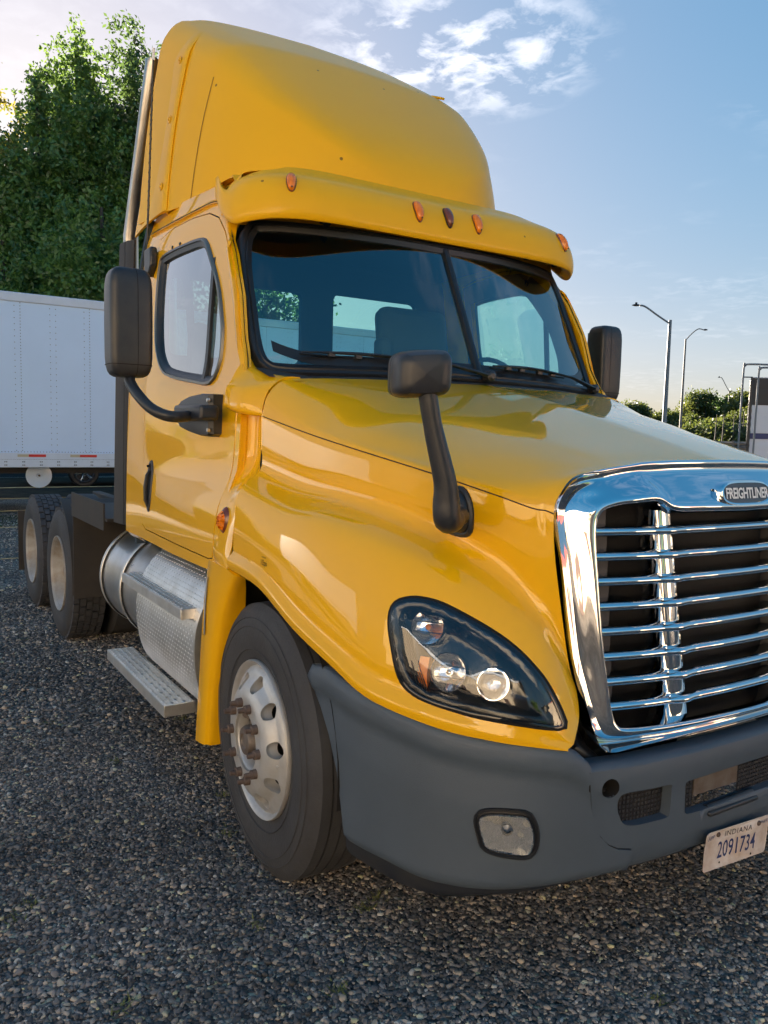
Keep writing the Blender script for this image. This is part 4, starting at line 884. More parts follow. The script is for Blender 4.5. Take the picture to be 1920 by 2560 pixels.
# ------------------------------------------------------------------ wheels
def arc(c, r, a0, a1, n): return [(c[0]+r*math.cos(rad(a0+(a1-a0)*i/n)), c[1]+r*math.sin(rad(a0+(a1-a0)*i/n))) for i in range(n+1)]
def tyre_profile(w, R, rr, ribs):
    """(axial, radius) half-open ring, axial 0 at outer sidewall"""
    p = [(.02, rr-.012), (.012, rr+.004), (.004, rr+.03), (-.004, rr+.075), (-.008, rr+.12), (-.004, R-.06), (.004, R-.035), (.014, R-.016), (.026, R-.004)]
    n = ribs; w0, w1 = .028, w-.028; gw = .007
    for i in range(n):
        a, b = mix(w0, w1, i/n), mix(w0, w1, (i+1)/n)
        cr_ = lambda t: R+.004*(1-((t-w/2)/(w/2))**2)
        p += [(a+.001, cr_(a)), ((a+b)/2, cr_((a+b)/2)), (b-gw, cr_(b))]
        if i < n-1: p += [(b-gw+.001, R-.012), (b-.001, R-.012)]
    p += [(w-q[0], q[1]) for q in p[:9][::-1]]
    return p
def wheel(name, c, s, steer=0, kind='steer'):
    """s=-1: outer face towards -y. Built with axis along y, origin at the hub, outer face plane at y=0 local, then placed"""
    w = empty(name, c, T); w.rotation_euler = (0, 0, steer)
    if s > 0: w.rotation_euler = (0, 0, math.pi+steer)
    R = .512 if kind == 'steer' else .520; wd = .275
    MB().lathe(tyre_profile(wd, R if kind == 'steer' else R-.014, .292, 5 if kind == 'steer' else 1), n=96).build('tyre', M['tyre'], w, smooth=40)
    if kind != 'steer':
        tb = MB(); nb = 44
        for row in range(5):
            y0, y1 = mix(.018, wd-.018, row/5)+.0045, mix(.018, wd-.018, (row+1)/5)-.0045
            for k in range(nb):
                a0 = (k+(.5 if row % 2 else 0)+.12*row)/nb*2*math.pi; a1 = a0+.80/nb*2*math.pi; r0, r1 = R-.018, R+.006
                v = [(r*math.cos(a), y, r*math.sin(a)) for a in (a0, a1) for y in (y0, y1) for r in (r0, r1 if row not in (0, 4) or True else r1)]
                tb.add(v, [(0, 1, 3, 2), (4, 6, 7, 5), (0, 4, 5, 1), (2, 3, 7, 6), (1, 5, 7, 3)])
        t = tb.build('tread', M['tread'], w, smooth=0, recalc=False); t['kind'] = 'stuff'
    else:
        for yy, rr2 in ((.0035, R-.052), (-.001, R-.085), (.0035, .340)): MB().lathe([(yy-.0065, rr2-.002), (yy-.0085, rr2), (yy-.0065, rr2+.002)], n=96).build('sidewall_rib', M['tyre'], w)
    # rim
    if kind == 'steer':
        MB().lathe([(.03, .262), (.022, .272), (.006, .283), (-.004, .290), (-.006, .296), (.0, .299), (.012, .298), (.02, .294)], n=72).build('rim', M['wheel'], w, smooth=40)
        def prof(r):
            if r > .268: return .034
            if r > .235: t = (r-.235)/.033; return mix(.010, .034, t*t)
            if r > .185: t = (r-.185)/.05; return mix(-.026, .010, t*t*(3-2*t))
            if r > .168: return mix(-.034, -.026, (r-.168)/.017)
            return -.034
        ci = lambda r, n, a=0: [(r*math.cos(2*math.pi*i/n+a), r*math.sin(2*math.pi*i/n+a)) for i in range(n)]
        HH = [[(.2165*math.cos(2*math.pi*k/10+.16)+.030*math.cos(2*math.pi*i/18), .2165*math.sin(2*math.pi*k/10+.16)+.030*math.sin(2*math.pi*i/18)) for i in range(18)] for k in range(10)]
        D = trim(ci(.276, 90), [ci(.112, 48)]+HH, lambda x, z: (x, prof(math.hypot(x, z)), z), .014)
        D.build('wheel_disc', M['wheel'], w, smooth=35, solid=.016, soff=-1)
        for h in HH: MB().grid([[(x, prof(math.hypot(x, z))+d, z) for x, z in h+h[:1]] for d in (.0, .002, .03)]).build('hand_hole', M['wheel'], w, smooth=60)
        MB().lathe([(.06, .277), (.07, .15), (.07, .01)], n=48).build('brake_drum', M['frame'], w)
        MB().lathe([(-.036, .113), (-.042, .108), (-.034, .100), (.03, .100)], n=48).build('disc_lip', M['wheel'], w, smooth=50)
        MB().lathe([(.02, .098), (-.002, .094), (-.006, .085), (-.006, .060), (-.045, .056), (-.055, .050), (-.058, .030), (-.052, .026), (-.052, .001)], n=36).build('hub', M['hub'], w, smooth=40)
        for k in range(5):
            a = 2*math.pi*k/5+.3; MB().lathe([(-.004, .010), (-.022, .010), (-.026, .004), (-.026, .001)], c=(.074*math.cos(a), 0, .074*math.sin(a)), n=8).build('hub_bolt', M['hub'], w)
        MB().tube([(.09*math.cos(2.0), -.035, .09*math.sin(2.0)), (.10*math.cos(1.7), -.05, .10*math.sin(1.7)), (.09*math.cos(1.4), -.035, .09*math.sin(1.4))], .008, n=8).build('lift_eye', M['hub'], w)
        lug = MB().lathe([(0, .023), (-.005, .023), (-.007, .019), (-.036, .017), (-.038, .0105), (-.052, .010), (-.060, .009), (-.060, .001)], n=14); first = None
        for k in range(10):
            a = 2*math.pi*k/10; o = lug.build('lug_nut', M['rust'], w, smooth=30) if first is None else first.copy()
            if first is None: first = o
            else: COL.objects.link(o)
            o.location = (.143*math.cos(a), -.034, .143*math.sin(a))
        MB().tube([(.235, .03, -.02), (.225, -.015, -.02)], .004, n=6).build('valve_stem', M['alum'], w)
    else:
        MB().lathe([(.02, .294), (.004, .299), (-.002, .297), (-.002, .291), (.010, .284), (.035, .276), (.10, .270), (.128, .262), (.138, .250), (.140, .16), (.136, .11), (.13, .10), (.10, .098)], n=72).build('rim', M['wheel_dirty'], w, smooth=40)
        MB().lathe([(.135, .102), (.075, .095), (.062, .088), (.058, .05), (.058, .001)], n=36).build('hub', M['hub'], w, smooth=40)
        for k in range(10): MB().lathe([(.14, .020), (.105, .018), (.09, .010), (.09, .001)], c=(.143*math.cos(.63*k), 0, .143*math.sin(.63*k)), n=8).build('lug_nut', M['rust'], w)
    return w
for s in (-1, 1):
    wheel('steer_wheel', (.0, s*1.185, .505), s, -.043)
    for xd in (-3.952, -5.272):
        wheel('drive_wheel', (xd, s*1.20, .505), s, 0, 'drive')
        wi = MB().lathe(tyre_profile(.275, .52, .292, 1), n=64, c=(xd, s*.87, .505), sgn=-s).build('inner_tyre', M['tyre'], T, smooth=40)
# axles, frame rails
fr = MB()
for s in (-1, 1): fr.box((-2.6, s*.43, .86), (6.9, .09, .27))
fr.build('frame_rail', M['frame'], T, bevel=.01)
MB().box((0, 0, .5), (.14, 1.9, .14)).build('front_axle', M['frame'], T, bevel=.02)
for xd in (-3.952, -5.272): MB().box((xd, 0, .5), (.22, 1.8, .22)).build('drive_axle', M['frame'], T, bevel=.05)
MB().box((-.3, 0, .72), (1.6, .8, .5)).build('engine_block', M['liner'], T)
MB().box((-1.2, 0, .95), (1.7, 1.9, .25)).build('cab_underside', M['liner'], T)
# fifth wheel
fw = MB(); 
fw.grid([[(-4.3+dx, y, 1.20+dz) for y in (-.42, -.3, 0, .3, .42)] for dx, dz in ((-.35, -.08), (-.2, 0), (.25, .0), (.45, -.06))]); fw.build('fifth_wheel', M['alum'], T, solid=.04)
# wheel well liners (dark), front
for s in (1, -1):
    l = MB(); A = [(math.cos(rad(a)), math.sin(rad(a))) for a in range(-8, 189, 8)]
    l.grid([[(-.0+.60*c, y*s, .55+.60*z) for c, z in A] for y in (-1.17, -.9, -.62)]); l.grid([[(.60*c*k, -.62*s, .55+.60*z*k) for c, z in A] for k in (1, .02)]); l.build('wheel_liner', M['liner'], T, smooth=60)
# fender tail behind the front wheel
FT = [
 [(-.505,-1.200,1.118),(-.44,-1.212,1.125),(-.36,-1.215,1.125),(-.27,-1.212,1.118),(-.20,-1.20,1.10),(-.195,-1.16,1.09)],
 [(-.515,-1.205,1.04),(-.45,-1.215,1.04),(-.37,-1.215,1.04),(-.30,-1.208,1.04),(-.262,-1.19,1.03),(-.262,-1.13,1.03)],
 [(-.535,-1.21,.92),(-.47,-1.217,.92),(-.40,-1.215,.92),(-.36,-1.205,.92),(-.340,-1.18,.91),(-.340,-1.10,.91)],
 [(-.565,-1.21,.75),(-.50,-1.217,.75),(-.45,-1.213,.75),(-.42,-1.20,.75),(-.405,-1.175,.745),(-.405,-1.08,.745)],
 [(-.595,-1.21,.55),(-.53,-1.215,.55),(-.49,-1.210,.55),(-.475,-1.20,.55),(-.462,-1.175,.545),(-.462,-1.07,.545)],
 [(-.635,-1.21,.285),(-.57,-1.214,.295),(-.53,-1.210,.30),(-.515,-1.20,.303),(-.503,-1.175,.30),(-.503,-1.06,.30)],
]
FT = [[(x, y, z) for x, y, z in r] for r in FT]
for o in both_sides(MB().grid(loft(FT, 5, 4)), 'fender_tail', M['paint'], parent=T, smooth=50, solid=.012, soff=-1):
    pass
for s in (1, -1):
    r = MB().grid([[(x, y*s, z) for x, y, z in ((-.485,-1.217,1.05),(-.50,-1.219,.92),(-.505,-1.220,.80))], [(x+.022, (y-.004)*s, z) for x, y, z in ((-.485,-1.217,1.05),(-.50,-1.219,.92),(-.505,-1.220,.80))]])
    r.build('reflector_strip', M['alum'], T)
text_mb('105psi', .022, lambda u, v, w: on_hood_side((.045+u, -1.2, 1.185+v), .0012), wscale=.7).build('pressure_label', M['gap'], T, smooth=0)
text_mb('TIRE PRESSURE', .006, lambda u, v, w: on_hood_side((.045+u, -1.2, 1.208+v), .0012), wscale=.7).build('pressure_label', M['gap'], T, smooth=0)
# ------------------------------------------------------------------ rear corner of the cab: black rubber extender
for s in (1, -1):
    def F(mb): return mb if s == 1 else mb.mirrored()
    E_ = [[(-2.0,-1.105,2.735),(-2.06,-1.125,2.74),(-2.25,-1.125,2.755),(-2.26,-1.10,2.755)],[(-2.0,-1.133,2.05),(-2.06,-1.150,2.05),(-2.25,-1.152,2.05),(-2.26,-1.12,2.05)],[(-2.0,-1.152,1.10),(-2.06,-1.168,1.10),(-2.25,-1.172,1.095),(-2.26,-1.14,1.095)]]
    F(MB().grid(E_)).build('cab_extender', M['flap'], T, smooth=20, solid=.01, soff=-1)
    F(MB().grid([[(-2.04, -1.146-.02*t, 2.735-1.63*t) for t in (0, 1)], [(-2.034, -1.150-.02*t, 2.735-1.63*t) for t in (0, 1)]])).build('extender_seam', M['gap'], T)
    # lower rear skin of the cab below the floor line
    F(MB().grid([[side(x, 1.075, .0) for x in (-2.0, -1.9, -1.8, -1.70)], [(x, -1.13, 1.04) for x in (-2.0, -1.9, -1.8, -1.70)]])).build('cab_sill', M['paint'], T)
# fuel tanks
for s in (1, -1):
    def F(mb): return mb if s == 1 else mb.mirrored()
    c = (0, -.865, .715)
    tk = F(MB().lathe([(-2.61, .02), (-2.60, .26), (-2.585, .305), (-2.57, .318), (-2.555, .325), (-2.52, .325), (-2.515, .320), (-1.02, .320), (-1.01, .325), (-.97, .325), (-.955, .318), (-.94, .26), (-.935, .02)], c=c, axis='x', n=72)).build('fuel_tank', M['alum_tank'], T, smooth=40)
    for x in (-2.50, -2.02, -1.25):
        F(MB().lathe([(x-.028, .322), (x-.026, .330), (x+.026, .330), (x+.028, .322)], c=c, axis='x', n=72)).build('tank_strap', M['rubber'], tk, smooth=40)
        F(MB().lathe([(x-.020, .331), (x-.018, .334), (x+.018, .334), (x+.020, .331)], c=c, axis='x', n=72)).build('strap_band', M['alum'], tk, smooth=40)
    F(MB().lathe([(0, .055), (.012, .055), (.014, .048), (.02, .048), (.022, .062), (.055, .062), (.062, .056), (.063, .001)], c=(-2.28, -.865-.12, .715+.285), axis='z', n=28)).build('fuel_cap', M['alum'], tk, smooth=40)
    F(MB().lathe([(0, .018), (.02, .016), (.03, .008), (.03, .001)], c=(-1.80, -.99, 1.005), axis='z', n=10)).build('tank_vent', M['rust'], tk)
# steps: diamond plate shroud round the tank front and two treads
def dplate(G, n_u, n_v, name, parent, h=.004):
    """sheet G (callable u, v -> point, normal) plus raised diamonds as real geometry"""
    m = MB()
    for i in range(n_u):
        for j in range(n_v):
            u, v = (i+.5)/n_u, (j+.5)/n_v; p, n, du, dv = G(u, v); a = .7 if (i+j) % 2 else -.7
            d1 = (du*math.cos(a)+dv*math.sin(a)); d2 = (dv*math.cos(a)-du*math.sin(a)); L_, w_ = .0112, .0036
            q = [p+d1*L_, p+d2*w_, p-d1*L_, p-d2*w_, p+n*h]; m.add([tuple(k) for k in q], [(0, 1, 4), (1, 2, 4), (2, 3, 4), (3, 0, 4)])
    o = m.build(name, M['alum'], parent, smooth=0, recalc=False); o['kind'] = 'stuff'; return o
for s in (1, -1):
    def F(mb): return mb if s == 1 else mb.mirrored()
    st = empty('cab_steps', (0, 0, 0), T)
    # shroud profile (y, z) from the top of the tank down the outside
    SP = crom([(-.84,1.075),(-.93,1.065),(-1.03,1.022),(-1.11,.960),(-1.165,.875),(-1.195,.79),(-1.205,.70),(-1.20,.60),(-1.18,.50),(-1.15,.43),(-1.11,.38)], 5)
    x0, x1 = -1.62, -.66
    F(MB().grid([[(x, y, z) for y, z in SP] for x in (x0, -1.3, -1.0, x1)])).build('diamond_plate', M['alum'], st, smooth=60, solid=.003)
    SPr = resample(SP, 61)
    def Gs(u, v):
        k = min(int(v*60), 59); a, b = SPr[k], SPr[k+1]; t = v*60-k; y, z = mix(a[0], b[0], t), mix(a[1], b[1], t); d = Vector((0, b[0]-a[0], b[1]-a[1])).normalized()
        return Vector((mix(x0, x1, u), y*s, z)), Vector((0, d.z if s > 0 else -d.z, -d.y if s > 0 else -d.y)), Vector((1, 0, 0)), Vector((0, d.y*s, d.z))
    def Gs(u, v):
        k = min(int(v*60), 59); a, b = SPr[k], SPr[k+1]; t = v*60-k; y, z = mix(a[0], b[0], t), mix(a[1], b[1], t); d = Vector((0, b[0]-a[0], b[1]-a[1])).normalized()
        n = Vector((0, d.z, -d.y)); n = n if n.y < 0 or n.z > 0 else -n
        return Vector((mix(x0, x1, u), y, z)), n, Vector((1, 0, 0)), d
    if s == 1: dplate(Gs, 50, 42, 'raised_diamonds', st)
    # end cheek of the shroud
    F(MB().add([(x1, y, z) for y, z in SP]+[(x1, -.8, .40), (x1, -.8, 1.02)], [tuple(range(len(SP)+2))])).build('shroud_end', M['alum'], st, solid=.004)
    F(MB().grid([[(x1+dx, y*k, z) for y, z in SP] for dx, k in ((-.012, 1.004), (.006, 1.004), (.006, .985))])).build('shroud_edge', M['alum'], st, smooth=50)
    for nm, xa, xb, yo, yi, zt, th_ in (('upper', -1.765, -.735, -1.245, -1.115, .862, .048), ('lower', -1.95, -.855, -1.285, -1.14, .385, .055)):
        def q(u, v): return (mix(xa, xb, u), mix(yo, yi, v), zt)
        nu, nv = (26, 5)
        holes = []
        for i in range(nu):
            for j in range(nv):
                cx, cy = (i+.5)/nu, (j+.5)/nv; big = (i+j) % 2 == 0 and j in (1, 2, 3)
                ru, rv = ((.34/nu, .30/nv) if big else (.20/nu, .17/nv))
                holes.append([(mix(xa, xb, cx)+(xb-xa)*ru*math.cos(a), mix(yo, yi, cy)+(yi-yo)*rv*math.sin(a)) for a in [k/8*2*math.pi for k in range(8)]])
        tr = trim([(xa, yo), (xb, yo), (xb, yi), (xa, yi)], holes, lambda x, y: (x, y, zt), .5)
        so_ = empty('step', (0, 0, 0), st)
        F(tr).build('tread_plate', M['alum'], so_, smooth=0, solid=.003, soff=-1)
        hr_ = MB()
        for h in holes: hr_.grid([[(x, y, zt+.0035) for x, y in h+h[:1]], [(mix(x, sum(p[0] for p in h)/8, -.22), mix(y, sum(p[1] for p in h)/8, -.22), zt+.0008) for x, y in h+h[:1]]])
        o = F(hr_).build('grip_ring', M['alum'], so_, smooth=0, recalc=False); o['kind'] = 'stuff'
        F(MB().grid([[(x, y, z) for x in (xa-.0, xb+.0)] for y, z in ((yo+.006, zt+.0005), (yo, zt-.004), (yo, zt-th_), (yo+.012, zt-th_-.003), (yo+.012, zt-th_+.006))])).build('step_front', M['alum'], so_, smooth=30, solid=.002)
        for xe in (xa, xb): F(MB().box((xe, (yo+yi)/2, zt-th_/2), (.004, yi-yo, th_))).build('step_end', M['alum'], so_, bevel=.002)
        F(MB().box(((xa+xb)/2, (yo+yi)/2+.01, zt-th_+.002), (xb-xa-.02, yi-yo-.03, .003))).build('step_underside', M['gap'], so_)
        for xe in ((xa+.12, xb-.10) if nm == 'lower' else ()): F(MB().box((xe, -1.13, zt-.06), (.03, .20, .05))).build('step_bracket', M['alum'], so_, bevel=.003)
# quarter fender and splash panel ahead of the drive wheels
for s in (1, -1):
    def F(mb): return mb if s == 1 else mb.mirrored()
    Rf = .60; pr = [(-3.952+Rf*math.cos(rad(a)), .52+Rf*math.sin(rad(a))) for a in range(-8, 80, 6)]
    pr = [(x, min(z, 1.115)) for x, z in pr]
    F(MB().grid(crom([[0]], 1) if False else [[(x, y, z) for x, z in pr] for y in (-1.205, -1.19, -.9, -.62)])).build('quarter_fender', M['flap'], T, smooth=50, solid=.012)
    F(MB().grid([[(-3.30, y, z) for z in (.42, .75, 1.03)] for y in (-1.205, -1.15, -.62)])).build('splash_flap', M['flap'], T, solid=.012)
    F(MB().grid([[(x, -1.205, z) for z in (1.03, 1.20)] for x in (-3.32, -2.35)])).build('deck_side_plate', M['frame'], T, solid=.01)
    F(MB().grid([[(x, y, 1.10) for x in (-3.40, -2.30)] for y in (-1.2, -.5)])).build('deck_plate', M['frame'], T, solid=.02)
    F(MB().box((-5.93, -.93, .52), (.014, .58, .60))).build('mud_flap', M['flap'], T)
# exhaust stack behind the cab on this side, heat shielded lower part
MB().tube([(-2.28, -.86, 1.25), (-2.28, -.86, 2.70)], .085, n=24).build('exhaust_muffler', M['alum'], T, smooth=60)
xa_, xb_ = (-2.742,-0.93,2.924), (-2.234,-0.93,3.807)
MB().tube([(xa_[0], -.93, xa_[2]-.35), xa_, (mix(xa_[0], xb_[0], .3), -.93, mix(xa_[2], xb_[2], .3)), xb_, (xb_[0]+.0, -.93, xb_[2]+.03)], [.047, .047, .046, .045, .045], n=28, cap=False).build('exhaust_stack', M['stack'], T, smooth=60)
# antenna
an0, an1, an2 = (-1.762,-1.1,2.669), (-1.64,-1.1,3.581), (-1.633,-1.1,3.638)
ant = empty('antenna', (0, 0, 0), T)
MB().tube([an0, tuple(Vector(an0).lerp(Vector(an1), .5)), an1], [.006, .0055, .005], n=8).build('antenna_whip', M['rubber'], ant)
hx = MB(); a0, a1 = Vector(an0), Vector(an1)
hx.tube([tuple(a0.lerp(a1, i/220)+Vector((.0055*math.cos(i*.55), .0055*math.sin(i*.55), 0))) for i in range(30, 200)], .0018, n=4); hx.build('antenna_coil', M['rubber'], ant)
MB().tube([an1, an2], .0085, n=8).build('antenna_tip', M['white'], ant)
ab = (-1.734,-1.11,2.642); 
abv = [(-.062, 0), (.062, 0), (.062, -.10), (.0, -.155), (-.062, -.12)]
MB().prism([(ab[0]+u, -1.070, ab[2]+v) for u, v in abv], (0, -.04, 0)).build('antenna_bracket', M['black'], ant, bevel=.01)

# ------------------------------------------------------------------ door mirrors
def rbox(c, sx, sy, sz, n=5, p=.35, lean=0):
    """superellipsoid block, good for moulded housings"""
    G = []
    for i in range(13):
        ph = -math.pi/2+math.pi*i/12; row = []
        for k in range(29):
            t = 2*math.pi*k/28; f = lambda v, e: math.copysign(abs(v)**e, v)
            row.append((c[0]+sx/2*f(math.cos(ph), p)*f(math.cos(t), p), c[1]+sy/2*f(math.cos(ph), p)*f(math.sin(t), p)+lean*f(math.sin(ph), p), c[2]+sz/2*f(math.sin(ph), p)))
        G.append(row)
    return G
for s in (1, -1):
    def F(mb): return mb if s == 1 else mb.mirrored()
    mr = empty('door_mirror', (0, 0, 0), T)
    MC = (-0.861,-1.437,2.119)
    k = 1.0
    Hh = .465
    cc = MC if s == 1 else (MC[0]+.04, MC[1]-.035, MC[2]+.02)
    h = F(MB().grid(rbox((cc[0], cc[1], cc[2]), .15, .185, Hh, p=.34))).build('mirror_housing', M['black'], mr, smooth=60)
    F(MB().box((cc[0]-.075, cc[1], cc[2]), (.006, .14, Hh-.08))).build('mirror_glass', M['chrome'], h)
    pp_ = lambda a: (math.copysign(abs(math.cos(a))**.34, 1), math.copysign(abs(math.sin(a))**.34, math.sin(a)))
    F(MB().grid([[(cc[0]+.0757*pp_(a)[0], cc[1]+(.022+d)*pp_(a)[0], cc[2]+(Hh/2+.0005)*pp_(a)[1]) for a in [-1.35+.15*i for i in range(19)]] for d in (-.0012, .0012)])).build('housing_seam', M['gap'], h)
    F(MB().grid([[(cc[0]+.0738*a_, cc[1]+.0912*b_, cc[2]-Hh/2+.052+dz) for a_, b_ in [(math.copysign(abs(math.cos(t))**.34, math.cos(t)), math.copysign(abs(math.sin(t))**.34, math.sin(t))) for t in [2*math.pi*k/40 for k in range(41)]]] for dz in (0, .003)])).build('housing_seam', M['gap'], h)
    if s == 1:
        ar = [(cc[0], cc[1]+.01, cc[2]-Hh/2+.04), (-0.829,-1.44,1.867), (-0.745,-1.42,1.8), (-0.684,-1.39,1.753), (-0.636,-1.35,1.727), (-0.631,-1.3,1.72), (-0.655,-1.24,1.726)]
        AR = ar
    else: ar = [(cc[0], cc[1]+.01, cc[2]-Hh/2+.04)]+AR[2:]
    F(MB().tube(crom(ar, 5), .024, n=12)).build('mirror_arm', M['black'], mr, smooth=60)
    bo = [(-0.607,-1.145,1.823),(-0.733,-1.145,1.828),(-0.883,-1.145,1.822),(-0.998,-1.145,1.804),(-1.045,-1.145,1.785),(-1.057,-1.145,1.751),(-1.063,-1.145,1.709),(-1.021,-1.145,1.678),(-0.894,-1.145,1.657),(-0.747,-1.145,1.641),(-0.629,-1.145,1.639),(-0.6,-1.145,1.651)]
    bcx = sum(p[0] for p in bo)/12; bcz = sum(p[2] for p in bo)/12
    F(MB().grid([[(bcx+(x-bcx)*k, -1.10-h_, bcz+(z-bcz)*k) for x, y, z in bo+bo[:1]] for k, h_ in ((1.0, .0), (1.0, .045), (.93, .062), (.60, .070), (.02, .070))])).build('mirror_bracket', M['black'], mr, smooth=35)
    ko = [(-0.518,-1.2,1.773),(-0.876,-1.2,1.776),(-0.875,-1.2,1.707),(-0.517,-1.2,1.71)]
    F(MB().prism([(x, -1.15, z) for x, y, z in ko], (0, -.085, 0))).build('bracket_knuckle', M['black'], mr, bevel=.014, seg=3)
    for q in [(-0.611,-1.165,1.796),(-0.609,-1.165,1.668)]: F(MB().lathe([(0, .009), (.012, .008), (.013, .001)], c=(q[0], -1.160, q[2]), n=10, sgn=-1)).build('bracket_bolt', M['alum'], mr)

# hood mirror (right side only)
hm = empty('hood_mirror', (0, 0, 0), T)
ptm = Patch(hood_bvh, Vector((.77, -.868, 1.44)), Vector((.25, -1, .05)))
MO = [ptm.uv(p) for p in [(0.766,-0.871,1.515),(0.802,-0.856,1.509),(0.829,-0.848,1.458),(0.831,-0.845,1.391),(0.811,-0.85,1.361),(0.766,-0.869,1.362),(0.715,-0.886,1.386),(0.7,-0.893,1.429),(0.721,-0.887,1.494)]]
MO = dense(MO, 32)
if sum(MO[i][0]*MO[(i+1) % 32][1]-MO[(i+1) % 32][0]*MO[i][1] for i in range(32)) < 0: MO = MO[::-1]
mcx = (sum(u for u, v in MO)/32, sum(v for u, v in MO)/32)
sc2 = lambda P, k: [(mcx[0]+(u-mcx[0])*k, mcx[1]+(v-mcx[1])*k) for u, v in P]
MB().grid([[ptm.pt(u, v, k) for u, v in sc2(MO, q)+sc2(MO, q)[:1]] for q, k in ((1.01, -.002), (1, .008), (.9, .014), (.82, .012), (.80, .020), (.62, .030), (.60, .045), (.3, .05), (.02, .05))]).build('mirror_base', M['black'], hm, smooth=40)
A0, A1, A2, A3 = (0.889,-0.989,1.427), (0.898,-1.01,1.543), (0.893,-1.049,1.678), (0.893,-1.071,1.766)
Bm = (0.828,-0.896,1.429)
MB().tube(crom([Bm, tuple((Vector(Bm)+Vector(A0))/2), tuple(Vector(A0)+Vector((0, 0, .0))), tuple(Vector(A0).lerp(Vector(A1), .45)), A1, A2, A3, (0.888,-1.073,1.794)], 5), [*([.03]*6), *([.040]*8), *[.040-.0011*i for i in range(12)], *([.027]*5), *[.027+.0035*i for i in range(5)]], n=16, flat=.95).build('mirror_stem', M['black'], hm, smooth=70)
hc_ = Vector((0.858,-1.076,1.839))
HM = [ # head: loops along its depth axis (towards the windshield), lofted
]
ax = Vector((-.80, .30, .05)).normalized(); ex = Vector((.36, .93, 0)).normalized(); ez = ex.cross(ax).normalized(); 
if ez.z < 0: ez = -ez
def sq(a, b, n=36, p=.42): return [(a*math.copysign(abs(math.cos(t))**p, math.cos(t)), b*math.copysign(abs(math.sin(t))**p, math.sin(t))) for t in [2*math.pi*k/n for k in range(n)]]
G = []
for d, k in ((-.075, .02), (-.073, .5), (-.066, .78), (-.050, .91), (-.025, .975), (.0, 1.0), (.018, 1.0), (.021, .985), (.024, 1.0), (.065, .97), (.070, .93), (.070, .02)):
    G.append([tuple(hc_+ax*d+ex*u+ez*(v+.08*u)) for u, v in sq(.083*k, .066*k)+sq(.083*k, .066*k)[:1]])
MB().grid(G).build('mirror_head', M['black'], hm, smooth=40)
MB().grid([[tuple(hc_+ax*.0705+ex*u+ez*(v+.08*u)) for u, v in sq(.075*k, .058*k)+sq(.075*k, .058*k)[:1]] for k in (1, .5, .02)]).build('mirror_glass', M['chrome'], hm)
# ================================================================== ground
def gmat(name, base, sc, cols, bump, far=False):
    m, t, b = nmat(name); tc = node(t, 'ShaderNodeTexCoord'); lk = t.links
    v = node(t, 'ShaderNodeTexVoronoi'); v.inputs['Scale'].default_value = sc; lk.new(tc.outputs['Object'], v.inputs['Vector'])
    r = node(t, 'ShaderNodeValToRGB'); e = r.color_ramp; e.interpolation = 'CONSTANT'
    while len(e.elements) < len(cols): e.elements.new(.5)
    for k, (p, c) in enumerate(cols): e.elements[k].position = p; e.elements[k].color = (*c, 1)
    sx_ = node(t, 'ShaderNodeSeparateXYZ'); lk.new(v.outputs['Color'], sx_.inputs[0]); lk.new(sx_.outputs[0], r.inputs[0])
    n = node(t, 'ShaderNodeTexNoise'); n.inputs['Scale'].default_value = .9; n.inputs['Detail'].default_value = 5; lk.new(tc.outputs['Object'], n.inputs['Vector'])
    mr = node(t, 'ShaderNodeMapRange'); mr.inputs[1].default_value = .3; mr.inputs[2].default_value = .7; mr.inputs[3].default_value = .62; mr.inputs[4].default_value = 1.25; lk.new(n.outputs[0], mr.inputs[0])
    hs = node(t, 'ShaderNodeHueSaturation'); lk.new(r.outputs[0], hs.inputs['Color']); lk.new(mr.outputs[0], hs.inputs['Value']); lk.new(hs.outputs[0], b.inputs['Base Color'])
    bp_ = node(t, 'ShaderNodeBump'); bp_.inputs['Strength'].default_value = bump; bp_.inputs['Distance'].default_value = .012; bp_.invert = True
    lk.new(v.outputs['Distance'], bp_.inputs['Height']); lk.new(bp_.outputs[0], b.inputs['Normal']); b.inputs['Roughness'].default_value = .85; b.inputs['Specular IOR Level'].default_value = .15
    return m
GC = [(0, (0.065, 0.061, 0.058)), (.22, (0.099, 0.091, 0.089)), (.42, (0.140, 0.130, 0.121)), (.60, (0.206, 0.187, 0.170)), (.76, (0.285, 0.238, 0.194)), (.88, (0.414, 0.343, 0.266)), (.95, (0.465, 0.435, 0.322))]
M['gravel'] = gmat('gravel', None, 55, GC, 1.0)
M['stone'] = pbr('gravel_stone', (.1, .1, .1), .7)
t = M['stone'].node_tree; b = t.nodes['Principled BSDF']; oi = node(t, 'ShaderNodeObjectInfo'); r = node(t, 'ShaderNodeValToRGB'); e = r.color_ramp; e.interpolation = 'CONSTANT'
SCOL = [(0, (0.057, 0.056, 0.054)), (.20, (0.091, 0.089, 0.089)), (.40, (0.135, 0.127, 0.122)), (.56, (0.185, 0.168, 0.159)), (.68, (0.241, 0.221, 0.201)), (.78, (0.326, 0.275, 0.226)), (.89, (0.436, 0.352, 0.259)), (.945, (0.465, 0.435, 0.306)), (.955, (0.465, 0.435, 0.386)), (.985, (0.465, 0.435, 0.259))]
while len(e.elements) < len(SCOL): e.elements.new(.5)
for k, (p, c) in enumerate(SCOL): e.elements[k].position = p; e.elements[k].color = (*c, 1)
t.links.new(oi.outputs['Random'], r.inputs[0])
tc = node(t, 'ShaderNodeTexCoord'); nn_ = node(t, 'ShaderNodeTexNoise'); nn_.inputs['Scale'].default_value = 45; t.links.new(tc.outputs['Object'], nn_.inputs['Vector'])
